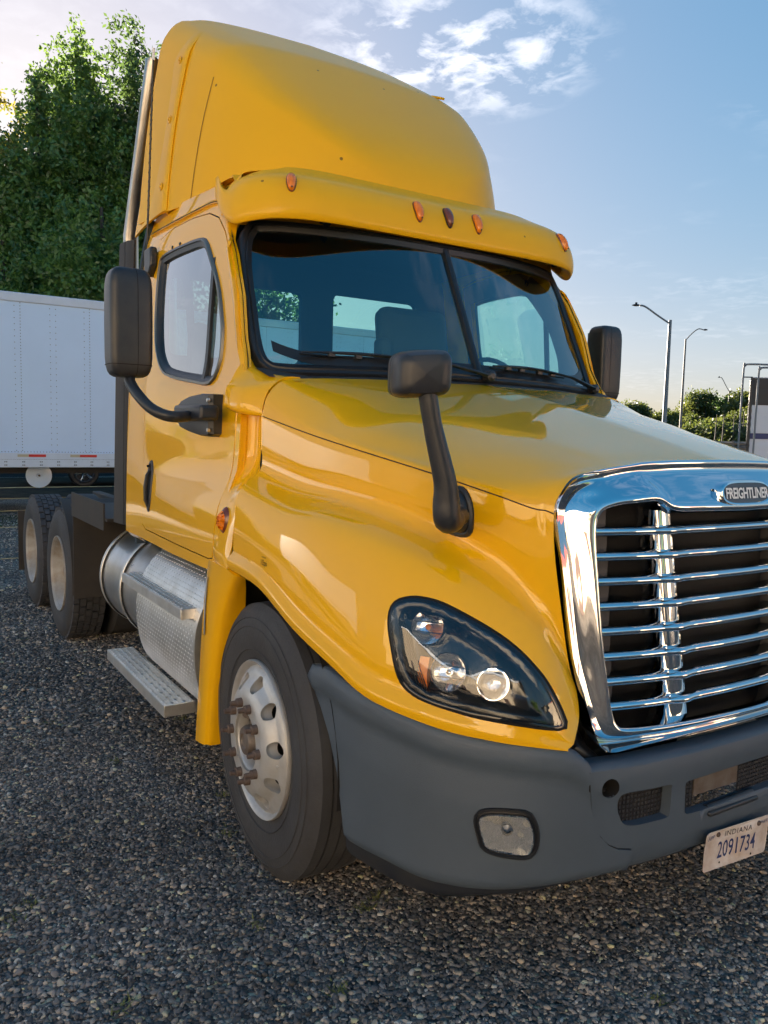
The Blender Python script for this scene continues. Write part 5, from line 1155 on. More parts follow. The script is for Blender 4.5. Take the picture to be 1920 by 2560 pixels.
mxx = node(t, 'ShaderNodeMixRGB', blend_type='MULTIPLY'); mxx.inputs[0].default_value = .5; t.links.new(r.outputs[0], mxx.inputs[1]); t.links.new(nn_.outputs[0], mxx.inputs[2])
hs = node(t, 'ShaderNodeHueSaturation'); gp2 = node(t, 'ShaderNodeNewGeometry'); nz2 = node(t, 'ShaderNodeTexNoise'); nz2.inputs['Scale'].default_value = 1.1; nz2.inputs['Detail'].default_value = 5; t.links.new(gp2.outputs['Position'], nz2.inputs['Vector']); mr2 = node(t, 'ShaderNodeMapRange'); mr2.inputs[1].default_value = .3; mr2.inputs[2].default_value = .7; mr2.inputs[3].default_value = .85; mr2.inputs[4].default_value = 1.85; t.links.new(nz2.outputs[0], mr2.inputs[0]); t.links.new(mr2.outputs[0], hs.inputs['Value']); t.links.new(mxx.outputs[0], hs.inputs['Color']); t.links.new(hs.outputs[0], b.inputs['Base Color'])
gm = MB()
NG = 90; gx0 = [-900, -300, -120, -60, -40, -30, -24, -18, -14, -11, -9, -7, -5, -3, -1, 1, 3, 5, 8, 12, 20, 40, 90, 300, 900]
def gz(x, y): return .0
gm.grid([[(x, y, 0) for y in gx0] for x in gx0]); g_ = gm.build('gravel_ground', M['gravel'], None, smooth=0); tag(g_, kind='structure')
# stones as instances: a fan of ground in front of the camera, denser near
cxy = Vector((2.7235, -2.3675)); fh = Vector((-.8452, .5352)); rt = Vector((.53, .848))
def fan(name, d0, d1, dens_, smin, smax, seed, w=.56):
    P_ = []
    nn = 8
    v = []
    for i in range(nn+1):
        d = mix(d0, d1, i/nn)
        for sgn in (-1, 1):
            q = cxy+fh*d+rt*(sgn*w*d*(1 if sgn > 0 else 1.0)); v.append((q.x, q.y, .0))
    f = [(2*i, 2*i+1, 2*i+3, 2*i+2) for i in range(nn)]
    me = bpy.data.meshes.new(name); me.from_pydata(v, [], f); me.materials.append(M['stone'])
    o = bpy.data.objects.new(name, me); COL.objects.link(o)
    ng = bpy.data.node_groups.new(name, 'GeometryNodeTree'); ng.interface.new_socket('Geometry', in_out='INPUT', socket_type='NodeSocketGeometry'); ng.interface.new_socket('Geometry', in_out='OUTPUT', socket_type='NodeSocketGeometry')
    gi, go = node(ng, 'NodeGroupInput'), node(ng, 'NodeGroupOutput'); lk = ng.links
    dp = node(ng, 'GeometryNodeDistributePointsOnFaces'); dp.inputs['Density'].default_value = dens_; dp.inputs['Seed'].default_value = seed; lk.new(gi.outputs[0], dp.inputs[0])
    jn = node(ng, 'GeometryNodeJoinGeometry')
    for k in range(5):
        ic = node(ng, 'GeometryNodeMeshIcoSphere'); ic.inputs['Radius'].default_value = 1; ic.inputs['Subdivisions'].default_value = 2
        sp = node(ng, 'GeometryNodeSetPosition'); lk.new(ic.outputs[0], sp.inputs[0])
        pos = node(ng, 'GeometryNodeInputPosition'); va = node(ng, 'ShaderNodeVectorMath', operation='ADD'); va.inputs[1].default_value = (k*7.3, k*2.1, k*3.7); lk.new(pos.outputs[0], va.inputs[0])
        nz = node(ng, 'ShaderNodeTexNoise'); nz.inputs['Scale'].default_value = .75; nz.inputs['Detail'].default_value = 1; lk.new(va.outputs[0], nz.inputs['Vector'])
        sb_ = node(ng, 'ShaderNodeVectorMath', operation='SUBTRACT'); sb_.inputs[1].default_value = (.5, .5, .5); lk.new(nz.outputs['Color'], sb_.inputs[0])
        sc_ = node(ng, 'ShaderNodeVectorMath', operation='SCALE'); sc_.inputs['Scale'].default_value = 1.7; lk.new(sb_.outputs[0], sc_.inputs[0]); lk.new(sc_.outputs[0], sp.inputs['Offset'])
        ss = node(ng, 'GeometryNodeSetShadeSmooth'); lk.new(sp.outputs[0], ss.inputs[0])
        smt = node(ng, 'GeometryNodeSetMaterial'); smt.inputs['Material'].default_value = M['stone']; lk.new(ss.outputs[0], smt.inputs[0])
        gi2 = node(ng, 'GeometryNodeGeometryToInstance'); lk.new(smt.outputs[0], gi2.inputs[0]); lk.new(gi2.outputs[0], jn.inputs[0])
    io = node(ng, 'GeometryNodeInstanceOnPoints'); lk.new(dp.outputs['Points'], io.inputs['Points']); lk.new(jn.outputs[0], io.inputs['Instance']); io.inputs['Pick Instance'].default_value = True
    rs = node(ng, 'FunctionNodeRandomValue', data_type='FLOAT_VECTOR'); rs.inputs[0].default_value = (.65, .55, .35); rs.inputs[1].default_value = (1.25, 1.0, .7)
    r1 = node(ng, 'FunctionNodeRandomValue', data_type='FLOAT'); r1.inputs[2].default_value = 0; r1.inputs[3].default_value = 1; r1.inputs['Seed'].default_value = 5
    pw = node(ng, 'ShaderNodeMath', operation='POWER'); pw.inputs[1].default_value = 2.8; lk.new(r1.outputs[1], pw.inputs[0])
    ms = node(ng, 'ShaderNodeMapRange'); ms.inputs[3].default_value = smin; ms.inputs[4].default_value = smax; lk.new(pw.outputs[0], ms.inputs[0])
    vs = node(ng, 'ShaderNodeVectorMath', operation='SCALE'); lk.new(rs.outputs[0], vs.inputs[0]); lk.new(ms.outputs[0], vs.inputs['Scale']); lk.new(vs.outputs[0], io.inputs['Scale'])
    rr = node(ng, 'FunctionNodeRandomValue', data_type='FLOAT_VECTOR'); rr.inputs[0].default_value = (-.35, -.35, 0); rr.inputs[1].default_value = (.35, .35, 6.28); rr.inputs['Seed'].default_value = 9
    lk.new(rr.outputs[0], io.inputs['Rotation']); 
    rz = node(ng, 'FunctionNodeRandomValue', data_type='FLOAT_VECTOR'); rz.inputs[0].default_value = (0, 0, -.002); rz.inputs[1].default_value = (0, 0, smin*.9); rz.inputs['Seed'].default_value = 3
    sp2 = node(ng, 'GeometryNodeSetPosition'); lk.new(dp.outputs['Points'], sp2.inputs[0]); lk.new(rz.outputs[0], sp2.inputs['Offset']); lk.new(sp2.outputs[0], io.inputs['Points'])
    lk.new(io.outputs[0], go.inputs[0]); md = o.modifiers.new('scatter', 'NODES'); md.node_group = ng
    return tag(o, 'loose dark grey gravel stones with a few tan pebbles covering the yard', 'gravel', kind='stuff')
fan('gravel_stones', 1.55, 4.2, 10500, .0044, .0132, 1, .62)
fan('gravel_stones', 4.2, 8.0, 2600, .007, .018, 2, .58)
fan('gravel_stones', 8.0, 15.0, 500, .009, .020, 3)
# little weeds
M['weed'] = pbr('weed_green', (.16, .17, .05), .8)
wd = MB()
for q in [(-0.626,-1.077,0.0),(-0.291,-1.197,0.0),(0.358,-1.34,0.0),(0.462,-0.968,0.0),(0.517,-1.829,0.0),(-1.425,-0.912,0.0),(-1.657,-0.95,-0.0),(-1.942,-1.614,0.0),(-1.236,-1.413,0.0),(0.428,-0.906,0.0),(-3.918,-1.459,0.0),(0.778,-1.249,0.0),(-0.08,-2.025,0.0),(1.286,-0.447,0.0),(-0.159,-1.976,0.0)]:
    for k in range(26):
        a, l = random.uniform(0, 6.28), random.uniform(.012, .035); p = Vector(q)+Vector((random.gauss(0, .018), random.gauss(0, .018), .004)); d = Vector((math.cos(a), math.sin(a), random.uniform(.3, .9))).normalized()*l; n = Vector((-d.y, d.x, 0)).normalized()*.0028
        wd.add([tuple(p-n), tuple(p+n), tuple(p+d)], [(0, 1, 2)])
tag(wd.build('weeds', M['weed'], None, smooth=0, recalc=False), 'small tufts of yellow green weed growing through the gravel', 'weeds', kind='stuff')
# bands of worn ground and mud behind, sheets a few mm above each other
M['mud'] = pbr('packed_mud', (.085, .068, .05), .85, bump=.6, bscale=8, dirt=(.045, .038, .032), vscale=2, spec=.0)
M['grassy'] = pbr('sparse_grass', (.085, .10, .045), .9, bump=.8, bscale=40, dirt=(.06, .062, .055), vscale=6, spec=0)
M['wetasphalt'] = pbr('worn_asphalt', (.055, .055, .058), .7, bump=.3, bscale=30, dirt=(.035, .033, .032), vscale=1, spec=.0)
def band(name, x0, x1, z, mt, seedk):
    n = 60; ys = [-30+1.2*i for i in range(n)]; e = lambda y, k: .25*math.sin(y*.8+k)+.18*math.sin(y*2.3+k*2)+.1*math.sin(y*5.1+k)
    tag(MB().grid([[(x0+e(y, seedk), y, z) for y in ys], [(x1+e(y, seedk+2), y, z) for y in ys]]).build(name, M[mt], None, smooth=0), kind='structure')
band('grass_verge', -13.8, -11.7, .004, 'grassy', 1)
band('mud_track', -25.0, -16.8, .004, 'mud', 3)
band('asphalt_lane', -70, -25.5, .008, 'wetasphalt', 5)

# ropes laid across the yard
M['rope'] = pbr('yellow_rope', (.42, .36, .20), .8)
for i, (q, lab) in enumerate((((-8.043,-1.151,0.0), 'thin pale yellow rope lying on the gravel, nearest of the yard ropes'), ((-11.423,-0.76,0.0), 'thin yellow rope along the near edge of the green strip'), ((-14.197,-0.438,0.0), 'thin yellow rope along the far edge of the green strip'), ((-17.049,-0.108,0.0), 'faint yellow rope in the muddy strip in front of the white trailer'), ((-20.442,0.286,0.0), 'faint yellow rope under the white trailer, farthest of the yard ropes'))):
    r_ = .006+.002*i; o = MB().tube([(q[0]+.05*math.sin(k*.9+i), -16+k*1.2, .012) for k in range(27)], r_, n=5).build('rope', M['rope'], None)
    tag(o, lab, 'rope', 'ropes laid across the yard')

# ================================================================== white box trailer
M['tr_white'] = pbr('trailer_white', (.56, .71, .92), .35, coat=.3, var=.06, vscale=.7)  # blue of the skylight put into the white paint colour
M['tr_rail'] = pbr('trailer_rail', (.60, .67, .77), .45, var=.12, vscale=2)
M['rivet'] = pbr('rivet', (.16, .18, .2), .5)
M['tape_red'] = pbr('tape_red', (.55, .02, .012), .4); M['tape_white'] = pbr('tape_cream', (.45, .40, .28), .4)
M['dark'] = pbr('dark_steel', (.02, .02, .022), .7)
TX = -13.45; TY0, TY1 = -5.2, 9.4; ZB, ZT = .905, 4.06
trl = empty('box_trailer', (TX, TY0, 0), label='long white riveted box trailer parked across the yard behind the truck', cat='trailer')
def tp(mb, name, mat, **k):
    mb.v = [(x-TX, y-TY0, z) for x, y, z in mb.v]; return mb.build(name, mat, trl, **k)
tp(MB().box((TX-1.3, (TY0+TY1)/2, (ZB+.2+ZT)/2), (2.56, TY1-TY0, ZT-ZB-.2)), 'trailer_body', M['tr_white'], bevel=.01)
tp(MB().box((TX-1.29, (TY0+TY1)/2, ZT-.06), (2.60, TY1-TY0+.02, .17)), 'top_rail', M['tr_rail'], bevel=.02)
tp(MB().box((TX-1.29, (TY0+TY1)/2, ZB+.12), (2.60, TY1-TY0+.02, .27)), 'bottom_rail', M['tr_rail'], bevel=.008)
tp(MB().box((TX+.006, (TY0+TY1)/2, ZB+.135), (.008, TY1-TY0, .006)), 'rail_seam', M['dark'])
rv = MB()
def rivet(y, z, r=.009):
    rv.add([(TX+.0+.012, y, z)]+[(TX-.002+.0, y+r*math.cos(a), z+r*math.sin(a)) for a in [k/6*6.283 for k in range(6)]], [(0, k+1, (k+1) % 6+1) for k in range(6)])
for k, y in enumerate([TY0+.1+.61*i for i in range(24)]):
    for dy in (0, .10):
        if k % 2 == 0 and dy == .10: zz_ = [ZB+.3+.055*j for j in range(52)]
        else: zz_ = [ZB+.3+.11*j for j in range(26)]
        for z in zz_: rivet(y+dy, z)
y = TY0
while y < TY1: rivet(y, ZB+.275); y += .055
y = TY0
while y < TY1:
    rv.v and rivet(y, ZT-.075, .008); y += .055
for y in [TY0+.2+.305*i for i in range(47)]:
    for dy in (0, .03, ): 
        for dz in (.03, .09):
            o_ = len(rv.v); rv.add([(TX+.03, y+dy, ZB+dz)]+[(TX+.012, y+dy+.013*math.cos(a), ZB+dz+.013*math.sin(a)) for a in [k/6*6.283 for k in range(6)]], [(0, k+1, (k+1) % 6+1) for k in range(6)])
rvo = tp(rv, 'rivets', M['rivet'], smooth=0, recalc=False); rvo['kind'] = 'stuff'
for q0, q1, q2 in (((-13.44,-0.209,1.08), (-13.44,-0.017,1.073), (-13.44,0.283,1.068)), ((-13.44,0.719,1.063), (-13.44,0.895,1.064), (-13.44,1.207,1.05))):
    tp(MB().box((TX+.013, (q0[1]+q1[1])/2, ZB+.205), (.006, q1[1]-q0[1], .048)), 'reflective_tape', M['tape_white'])['label'] = 'cream reflective tape'
    tp(MB().box((TX+.013, (q1[1]+q2[1])/2, ZB+.205), (.006, q2[1]-q1[1], .048)), 'reflective_tape', M['tape_red'])['label'] = 'red reflective tape'
for y in (-3.9, -3.1, 7.6, 8.8):
    if y < 0: continue
for y in (6.6, 7.9):
    tp(MB().lathe([(0, .28), (.02, .50), (.26, .50), (.28, .28), (.28, .02)], c=(TX-.1, y, .5), axis='x', n=32, sgn=-1), 'trailer_wheel', M['tyre'])
# landing gear with its round white foot
dq = (-14.1,0.24,0.706)
tp(MB().box((-14.1, dq[1]-.9, .55), (.12, .12, .75)), 'landing_leg', M['dark'])
tp(MB().box((-14.1, dq[1]-.9, .06), (.25, .3, .03)), 'landing_foot', M['dark'])
tp(MB().lathe([(0, .24), (.012, .238), (.02, .2), (.012, .05), (.04, .045), (.045, .03), (.03, .001)], c=(-14.0, dq[1], dq[2]), axis='x', n=36), 'round_plate', M['tr_white'], smooth=40)
tp(MB().lathe([(0, .02), (.03, .018), (.03, .001)], c=(-13.96, dq[1], dq[2]), axis='x', n=10), 'plate_nut', M['rust'])
tp(MB().box((-14.6, -1.5, .82), (1.2, 8, .14)), 'underframe', M['dark'])
tp(MB().add([(-14.0, -2.6, .92), (-14.0, -1.35, .92), (-14.0, -1.8, .45), (-14.0, -2.6, .40)], [(0, 1, 2, 3)]), 'side_skid', M['dark'], solid=.05)

# ================================================================== pickup under the trailer
M['carblack'] = pbr('dark_car_paint', (.012, .013, .016), .25, coat=1)
pk = empty('pickup_truck', (-20.9, 2.47, 0), label='dark pickup parked beyond the white trailer, only its lower side and chrome wheel showing', cat='pickup')
def pp(mb, name, mat, **k): return mb.build(name, mat, pk, **k)
prof_ = [(-3.9,.62),(-3.9,1.1),(-3.6,1.18),(-1.9,1.2),(-1.5,1.85),(.1,1.88),(.55,1.25),(1.5,1.15),(1.75,1.0),(1.75,.55),(.45,.5),(-.45,.5),(-3.4,.55)]
pp(MB().prism([(.25, -u+0, z) for u, z in prof_], (-1.85, 0, 0)), 'pickup_body', M['carblack'], bevel=.06, seg=3)
for yw in (0, 3.3):
    w = empty('pickup_wheel', (0, yw, 0), pk)
    MB().lathe([(.0, .27), (.03, .30), (.03, .37), (-.0, .405), (-.24, .405), (-.27, .3)], c=(.22, 0, .405), axis='x', n=40).build('tyre', M['rubber'], w, smooth=40)
    MB().lathe([(.0, .27), (.025, .272), (.02, .255), (-.04, .245), (-.08, .24), (-.08, .01)], c=(.235, 0, .405), axis='x', n=40).build('rim', M['duct'], w, smooth=40)
    sp_ = MB()
    for k in range(6):
        a = k*math.pi/3+.25; sp_.prism([(.21, math.cos(a+d)*r, .405+math.sin(a+d)*r) for r, d in ((.06, -.5), (.06, .5), (.15, .16), (.255, .20), (.255, -.20), (.15, -.16))], (.03, 0, 0))
    sp_.lathe([(.24, .075), (.262, .06), (.262, .01)], c=(0, 0, .405), axis='x', n=20); sp_.build('wheel_spokes', M['chrome'], w, smooth=30, bevel=.008)
pp(MB().box((.27, .82, .53), (.05, .22, .06)), 'side_lamp', M['amber'], bevel=.015)
pp(MB().box((.3, -1.7, .45), (.12, 1.9, .03)), 'running_board', M['alum'])

# ================================================================== trees
def leafmat(name, a, b, tr=.35):
    m = bpy.data.materials.new(name); m.use_nodes = True; t = m.node_tree; t.nodes.clear(); lk = t.links
    o = node(t, 'ShaderNodeOutputMaterial'); d = node(t, 'ShaderNodeBsdfDiffuse'); tl = node(t, 'ShaderNodeBsdfTranslucent'); gl = node(t, 'ShaderNodeBsdfGlossy'); gl.inputs['Roughness'].default_value = .45
    tc = node(t, 'ShaderNodeTexCoord'); n = node(t, 'ShaderNodeTexNoise'); n.inputs['Scale'].default_value = 1.1; n.inputs['Detail'].default_value = 6; lk.new(tc.outputs['Object'], n.inputs['Vector'])
    r = node(t, 'ShaderNodeValToRGB'); r.color_ramp.elements[0].color = (*a, 1); r.color_ramp.elements[1].color = (*b, 1); r.color_ramp.elements[0].position = .35; r.color_ramp.elements[1].position = .68; lk.new(n.outputs[0], r.inputs[0])
    hs = node(t, 'ShaderNodeHueSaturation'); hs.inputs['Hue'].default_value = .48; hs.inputs['Value'].default_value = 1.5; lk.new(r.outputs[0], hs.inputs['Color']); lk.new(hs.outputs[0], tl.inputs[0]); lk.new(r.outputs[0], d.inputs[0])
    m1 = node(t, 'ShaderNodeMixShader'); m1.inputs[0].default_value = tr; m2 = node(t, 'ShaderNodeMixShader'); m2.inputs[0].default_value = .06
    lk.new(d.outputs[0], m1.inputs[1]); lk.new(tl.outputs[0], m1.inputs[2]); lk.new(m1.outputs[0], m2.inputs[1]); lk.new(gl.outputs[0], m2.inputs[2]); lk.new(m2.outputs[0], o.inputs[0]); return m
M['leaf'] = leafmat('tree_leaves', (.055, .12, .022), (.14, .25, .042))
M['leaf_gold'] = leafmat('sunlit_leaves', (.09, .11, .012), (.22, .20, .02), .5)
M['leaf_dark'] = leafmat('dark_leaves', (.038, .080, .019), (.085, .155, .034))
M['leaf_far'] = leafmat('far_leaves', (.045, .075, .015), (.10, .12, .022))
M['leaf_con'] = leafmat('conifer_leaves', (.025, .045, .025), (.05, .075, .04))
M['bark'] = pbr('bark', (.07, .06, .05), .9, bump=.6, bscale=12, var=.4, vscale=5)
def leaves(name, mat, parent, lobes, n, size, up=.0):
    """n leaf quads spread through ellipsoid lobes [(cx, cy, cz, rx, ry, rz, weight)]"""
    lob = np.array(lobes); w = lob[:, 6]/lob[:, 6].sum(); idx = rng.choice(len(lob), n, p=w)
    d = rng.normal(size=(n, 3)); d /= np.linalg.norm(d, axis=1)[:, None]; r = rng.random(n)**.42
    # clump: pull each leaf to one of many twig centres inside its lobe
    c = lob[idx, :3]+d*r[:, None]*lob[idx, 3:6]
    k = max(8, n//22); tw = c[rng.integers(0, n, k)]; pick = rng.integers(0, k, n)
    cl = tw[pick]+rng.normal(size=(n, 3))*size*np.array([1.9, 1.9, 1.5]); 
    a = rng.normal(size=(n, 3)); a[:, 2] -= .0; a /= np.linalg.norm(a, axis=1)[:, None]; b = np.cross(a, rng.normal(size=(n, 3))); b /= np.linalg.norm(b, axis=1)[:, None]
    s = size*(.6+.8*rng.random(n))[:, None]
    V = np.stack([cl-a*s, cl+b*s*.5, cl+a*s, cl-b*s*.5], 1).reshape(-1, 3)
    me = bpy.data.meshes.new(name); me.vertices.add(4*n); me.vertices.foreach_set('co', V.astype(np.float32).ravel()); me.loops.add(4*n); me.loops.foreach_set('vertex_index', np.arange(4*n, dtype=np.int32)); me.polygons.add(n); me.polygons.foreach_set('loop_start', np.arange(0, 4*n, 4, dtype=np.int32)); me.update(calc_edges=True); me.materials.append(mat)
    o = bpy.data.objects.new(name, me); COL.objects.link(o); o.parent = parent; return o
def trunk(parent, h, r, lobes, lean=0):
    m = MB(); m.tube([(lean*t*t, .1*math.sin(t*4)*t, h*t) for t in [i/8 for i in range(9)]], [r*(1-.85*i/8)+.01 for i in range(9)], n=8)
    for l in lobes[:18]:
        t0 = max(.15, min(.8, l[2]/h-.18)); p = Vector((lean*t0*t0, 0, h*t0)); q = Vector(l[:3])+Vector((0, 0, l[5]*.6)); m.tube([tuple(p), tuple(p.lerp(q, .5)+Vector((0, 0, .1*h*.3))), tuple(q)], [r*.4, r*.22, r*.06], n=5)
    return m.build('trunk', M['bark'], parent)
def poplar(loc, H, Rw, label, mat, n, size, seed, name='poplar_tree', spikes=9, low=.20):
    rs = random.Random(seed); t = empty(name, loc, label=label, cat='tree', group='tall trees behind the white trailer')
    lb = []
    for i in range(26):
        z = H*(low+.52*rs.random()); k = math.sin(min(1, (z/H-low+.15)/.8)*math.pi*.80)**.6; a = rs.uniform(0, 6.28); r = Rw*.55*k
        lb.append((r*math.cos(a), r*math.sin(a), z, Rw*.48*k, Rw*.48*k, H*.10, 1.0*k))
    for i in range(spikes):
        a = rs.uniform(0, 6.28); rr = Rw*rs.uniform(.0, .95); top = H*(1-.17*(rr/Rw)*rs.uniform(.5, 1.4)-.03*rs.random()); hh_ = H*rs.uniform(.10, .19)
        lb.append((rr*math.cos(a), rr*math.sin(a), top-hh_, Rw*.075, Rw*.075, hh_, .25))
    leaves('crown', mat, t, lb, n, size); trunk(t, H*.9, Rw*.09, lb); return t
def at_dir(b, d):   # ground point at distance d ahead of the yard corner, b = sideways offset per metre
    q = cxy+fh*d+rt*(b*d); return (q.x, q.y, 0)
TREES = [
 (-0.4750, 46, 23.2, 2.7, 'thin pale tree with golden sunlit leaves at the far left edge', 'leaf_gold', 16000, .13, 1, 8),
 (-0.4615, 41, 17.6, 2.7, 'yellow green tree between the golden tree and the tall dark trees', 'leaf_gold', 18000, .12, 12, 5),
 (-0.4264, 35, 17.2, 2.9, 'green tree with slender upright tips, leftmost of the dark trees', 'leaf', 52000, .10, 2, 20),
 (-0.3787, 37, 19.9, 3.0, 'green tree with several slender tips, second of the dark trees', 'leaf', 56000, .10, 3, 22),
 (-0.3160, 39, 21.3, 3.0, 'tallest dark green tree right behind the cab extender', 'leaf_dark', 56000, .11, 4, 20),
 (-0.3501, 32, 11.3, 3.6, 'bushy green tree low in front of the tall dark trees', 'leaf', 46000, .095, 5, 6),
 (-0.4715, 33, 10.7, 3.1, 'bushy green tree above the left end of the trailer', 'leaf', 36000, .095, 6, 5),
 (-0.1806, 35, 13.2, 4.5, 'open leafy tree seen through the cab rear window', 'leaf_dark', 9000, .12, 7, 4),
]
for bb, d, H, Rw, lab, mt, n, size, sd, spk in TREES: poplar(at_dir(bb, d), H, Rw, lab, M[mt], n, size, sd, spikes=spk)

hdg = empty('shade_hedge', (-29, 0, 0), label='dark foliage row added under the tall trees to shade the ground beyond the trailer', cat='shade_hedge')  # foliage row added to block low sun from the ground behind
leaves('foliage', M['leaf_dark'], hdg, [(random.uniform(-.4, .4), -26+1.1*i, 1.3, .9, 1.0, 1.5, 1) for i in range(48)], 26000, .10)
MB().box((0, 0, 1.1), (.7, 52, 2.2)).build('shade_hedge_core', M['bark'], hdg)
# ================================================================== right background
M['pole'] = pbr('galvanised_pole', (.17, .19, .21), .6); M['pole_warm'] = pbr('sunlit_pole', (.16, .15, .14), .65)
def street_light(b0, d, zt, b1, arm_h, head, lab, r, mat):
    """post at bearing b0, lamp at bearing b1"""
    base = Vector(at_dir(b0, d)); tip = Vector(at_dir(b1, d)); s = empty('street_light', tuple(base), label=lab, cat='street light', group='street lights beyond the yard')
    v = tip-base; MB().tube([(0, 0, 0), (0, 0, zt*.5), (0, 0, zt)], [r, r*.85, r*.65], n=10).build('post', mat, s, smooth=60)
    pts = [(0, 0, zt-.25), tuple(v*.35+Vector((0, 0, zt-.25+arm_h*.45))), tuple(v*.7+Vector((0, 0, zt-.25+arm_h*.93))), tuple(v*.86+Vector((0, 0, zt-.25+arm_h)))]
    if head == 'curve': pts = [(0, 0, zt-.1), tuple(v*.3+Vector((0, 0, zt-.1+arm_h*.6))), tuple(v*.6+Vector((0, 0, zt-.1+arm_h))), tuple(v*.85+Vector((0, 0, zt-.1+arm_h*.93)))]
    MB().tube(crom(pts, 4), r*.36, n=8).build('arm', mat, s, smooth=60)
    e = Vector(pts[-1]); u = v.normalized(); L_ = v.length*.22
    MB().grid([[tuple(e+u*(L_*t)+Vector((0, 0, k*.10*math.sin(math.pi*(.15+.8*t))))+Vector((-u.y, u.x, 0))*w*.16*math.sin(math.pi*(.15+.8*t))) for w, k in ((-1, 0), (-.6, .8), (0, 1), (.6, .8), (1, 0), (.5, -.6), (-.5, -.6), (-1, 0))] for t in (0, .2, .4, .6, .8, 1)]).build('lamp_head', M['dark'], s, smooth=60)
    if head != 'curve': MB().box(tuple(e+u*L_*.45+Vector((0, 0, .14))), (.10, .10, .10)).build('photocell', M['dark'], s)
street_light(0.3469, 54, 9.75, 0.3020, 1.15, 'led', 'thick grey street light with flat lamp head reaching left, nearest of the three', .17, M['pole'])
street_light(0.3674, 75, 11.2, 0.3923, 1.05, 'curve', 'tall thin street light with curved arm reaching right', .13, M['pole_warm'])
street_light(0.4259, 130, 10.2, 0.4113, 2.3, 'led', 'small distant street light with arm reaching left, above the trees', .17, M['pole_warm'])
def ftree(b0, d, H, Rw, lab, mt, seed, kind='round', n=13000, size=.24):
    rs = random.Random(seed); t = empty('distant_tree', at_dir(b0, d), label=lab, cat='tree', group='trees beyond the road')
    t.location.z = 0; lb = []
    if kind == 'cone':
        for i in range(14): z = H*(.12+.86*i/14); lb.append((rs.gauss(0, .1), rs.gauss(0, .1), z, Rw*(1-i/14.5), Rw*(1-i/14.5), H*.05, (1.1-i/14)))
        m_leaf = leaves('crown', M['leaf_con'], t, lb, n, size*.8)
    else:
        for i in range(12): a = rs.uniform(0, 6.28); z = H*rs.uniform(.3, .86); k = math.sin(z/H*math.pi)**.5; lb.append((Rw*.6*k*math.cos(a), Rw*.6*k*math.sin(a), z, Rw*rs.uniform(.3, .5), Rw*rs.uniform(.3, .5), H*rs.uniform(.08, .15), 1))
        lb.append((0, 0, H*.9, Rw*.35, Rw*.35, H*.09, .6)); m_leaf = leaves('crown', M[mt], t, lb, n, size)
    trunk(t, H*.85, Rw*.07, lb[:6])
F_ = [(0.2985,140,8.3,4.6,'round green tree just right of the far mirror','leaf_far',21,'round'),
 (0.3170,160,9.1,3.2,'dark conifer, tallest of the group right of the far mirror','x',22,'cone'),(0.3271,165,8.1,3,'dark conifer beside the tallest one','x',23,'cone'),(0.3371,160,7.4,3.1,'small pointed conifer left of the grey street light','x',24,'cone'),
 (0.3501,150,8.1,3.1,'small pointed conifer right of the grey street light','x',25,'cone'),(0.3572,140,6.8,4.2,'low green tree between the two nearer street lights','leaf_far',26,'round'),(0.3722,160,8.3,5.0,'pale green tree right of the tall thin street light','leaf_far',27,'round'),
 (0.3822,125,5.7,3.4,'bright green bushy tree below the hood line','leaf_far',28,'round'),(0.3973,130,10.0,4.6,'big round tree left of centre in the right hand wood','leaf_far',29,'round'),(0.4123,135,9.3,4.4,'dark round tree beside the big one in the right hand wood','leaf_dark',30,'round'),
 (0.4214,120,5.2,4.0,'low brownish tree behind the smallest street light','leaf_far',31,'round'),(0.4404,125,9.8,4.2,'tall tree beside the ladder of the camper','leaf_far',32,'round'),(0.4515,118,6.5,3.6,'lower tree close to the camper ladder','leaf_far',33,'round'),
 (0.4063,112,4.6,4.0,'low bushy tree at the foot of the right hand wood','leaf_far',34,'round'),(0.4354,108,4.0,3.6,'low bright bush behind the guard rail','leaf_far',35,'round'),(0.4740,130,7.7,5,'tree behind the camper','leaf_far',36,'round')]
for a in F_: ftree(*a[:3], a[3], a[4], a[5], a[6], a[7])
# thin bare trunks in the wood
for i, b0 in enumerate((0.4103, 0.4194, 0.4324, 0.4444)):
    b_ = Vector(at_dir(b0, 105)); o = MB().tube([(0, 0, 0), (.1, .1, 2.5), (.05, .2, 5.5)], [.12, .09, .03], n=6).tube([(.1, .1, 2.5), (.5, .6, 4.2)], [.06, .02], n=5).build('bare_trunk', M['bark'], None); o.location = b_
    tag(o, ['slim bare trunk below the dark round tree', 'slim bare trunk beside the smallest street light', 'slim bare trunk left of the tall tree by the ladder', 'slim bare trunk nearest the camper ladder'][i], 'tree trunk', 'bare trunks in the wood')
M['hillgrass'] = pbr('meadow', (.10, .115, .035), .9, var=.4, vscale=.2)
hl_ = MB(); q0, q1 = cxy+fh*100+rt*20, cxy+fh*100+rt*75
hl_.grid([[(*(cxy+fh*d+rt*u), z) for u in (-10, 10, 30, 50, 80, 120)] for d, z in ((104, .01), (112, .8), (130, 1.6), (200, 2.2), (400, 4))]); tag(hl_.build('far_bank', M['hillgrass'], None), kind='structure')
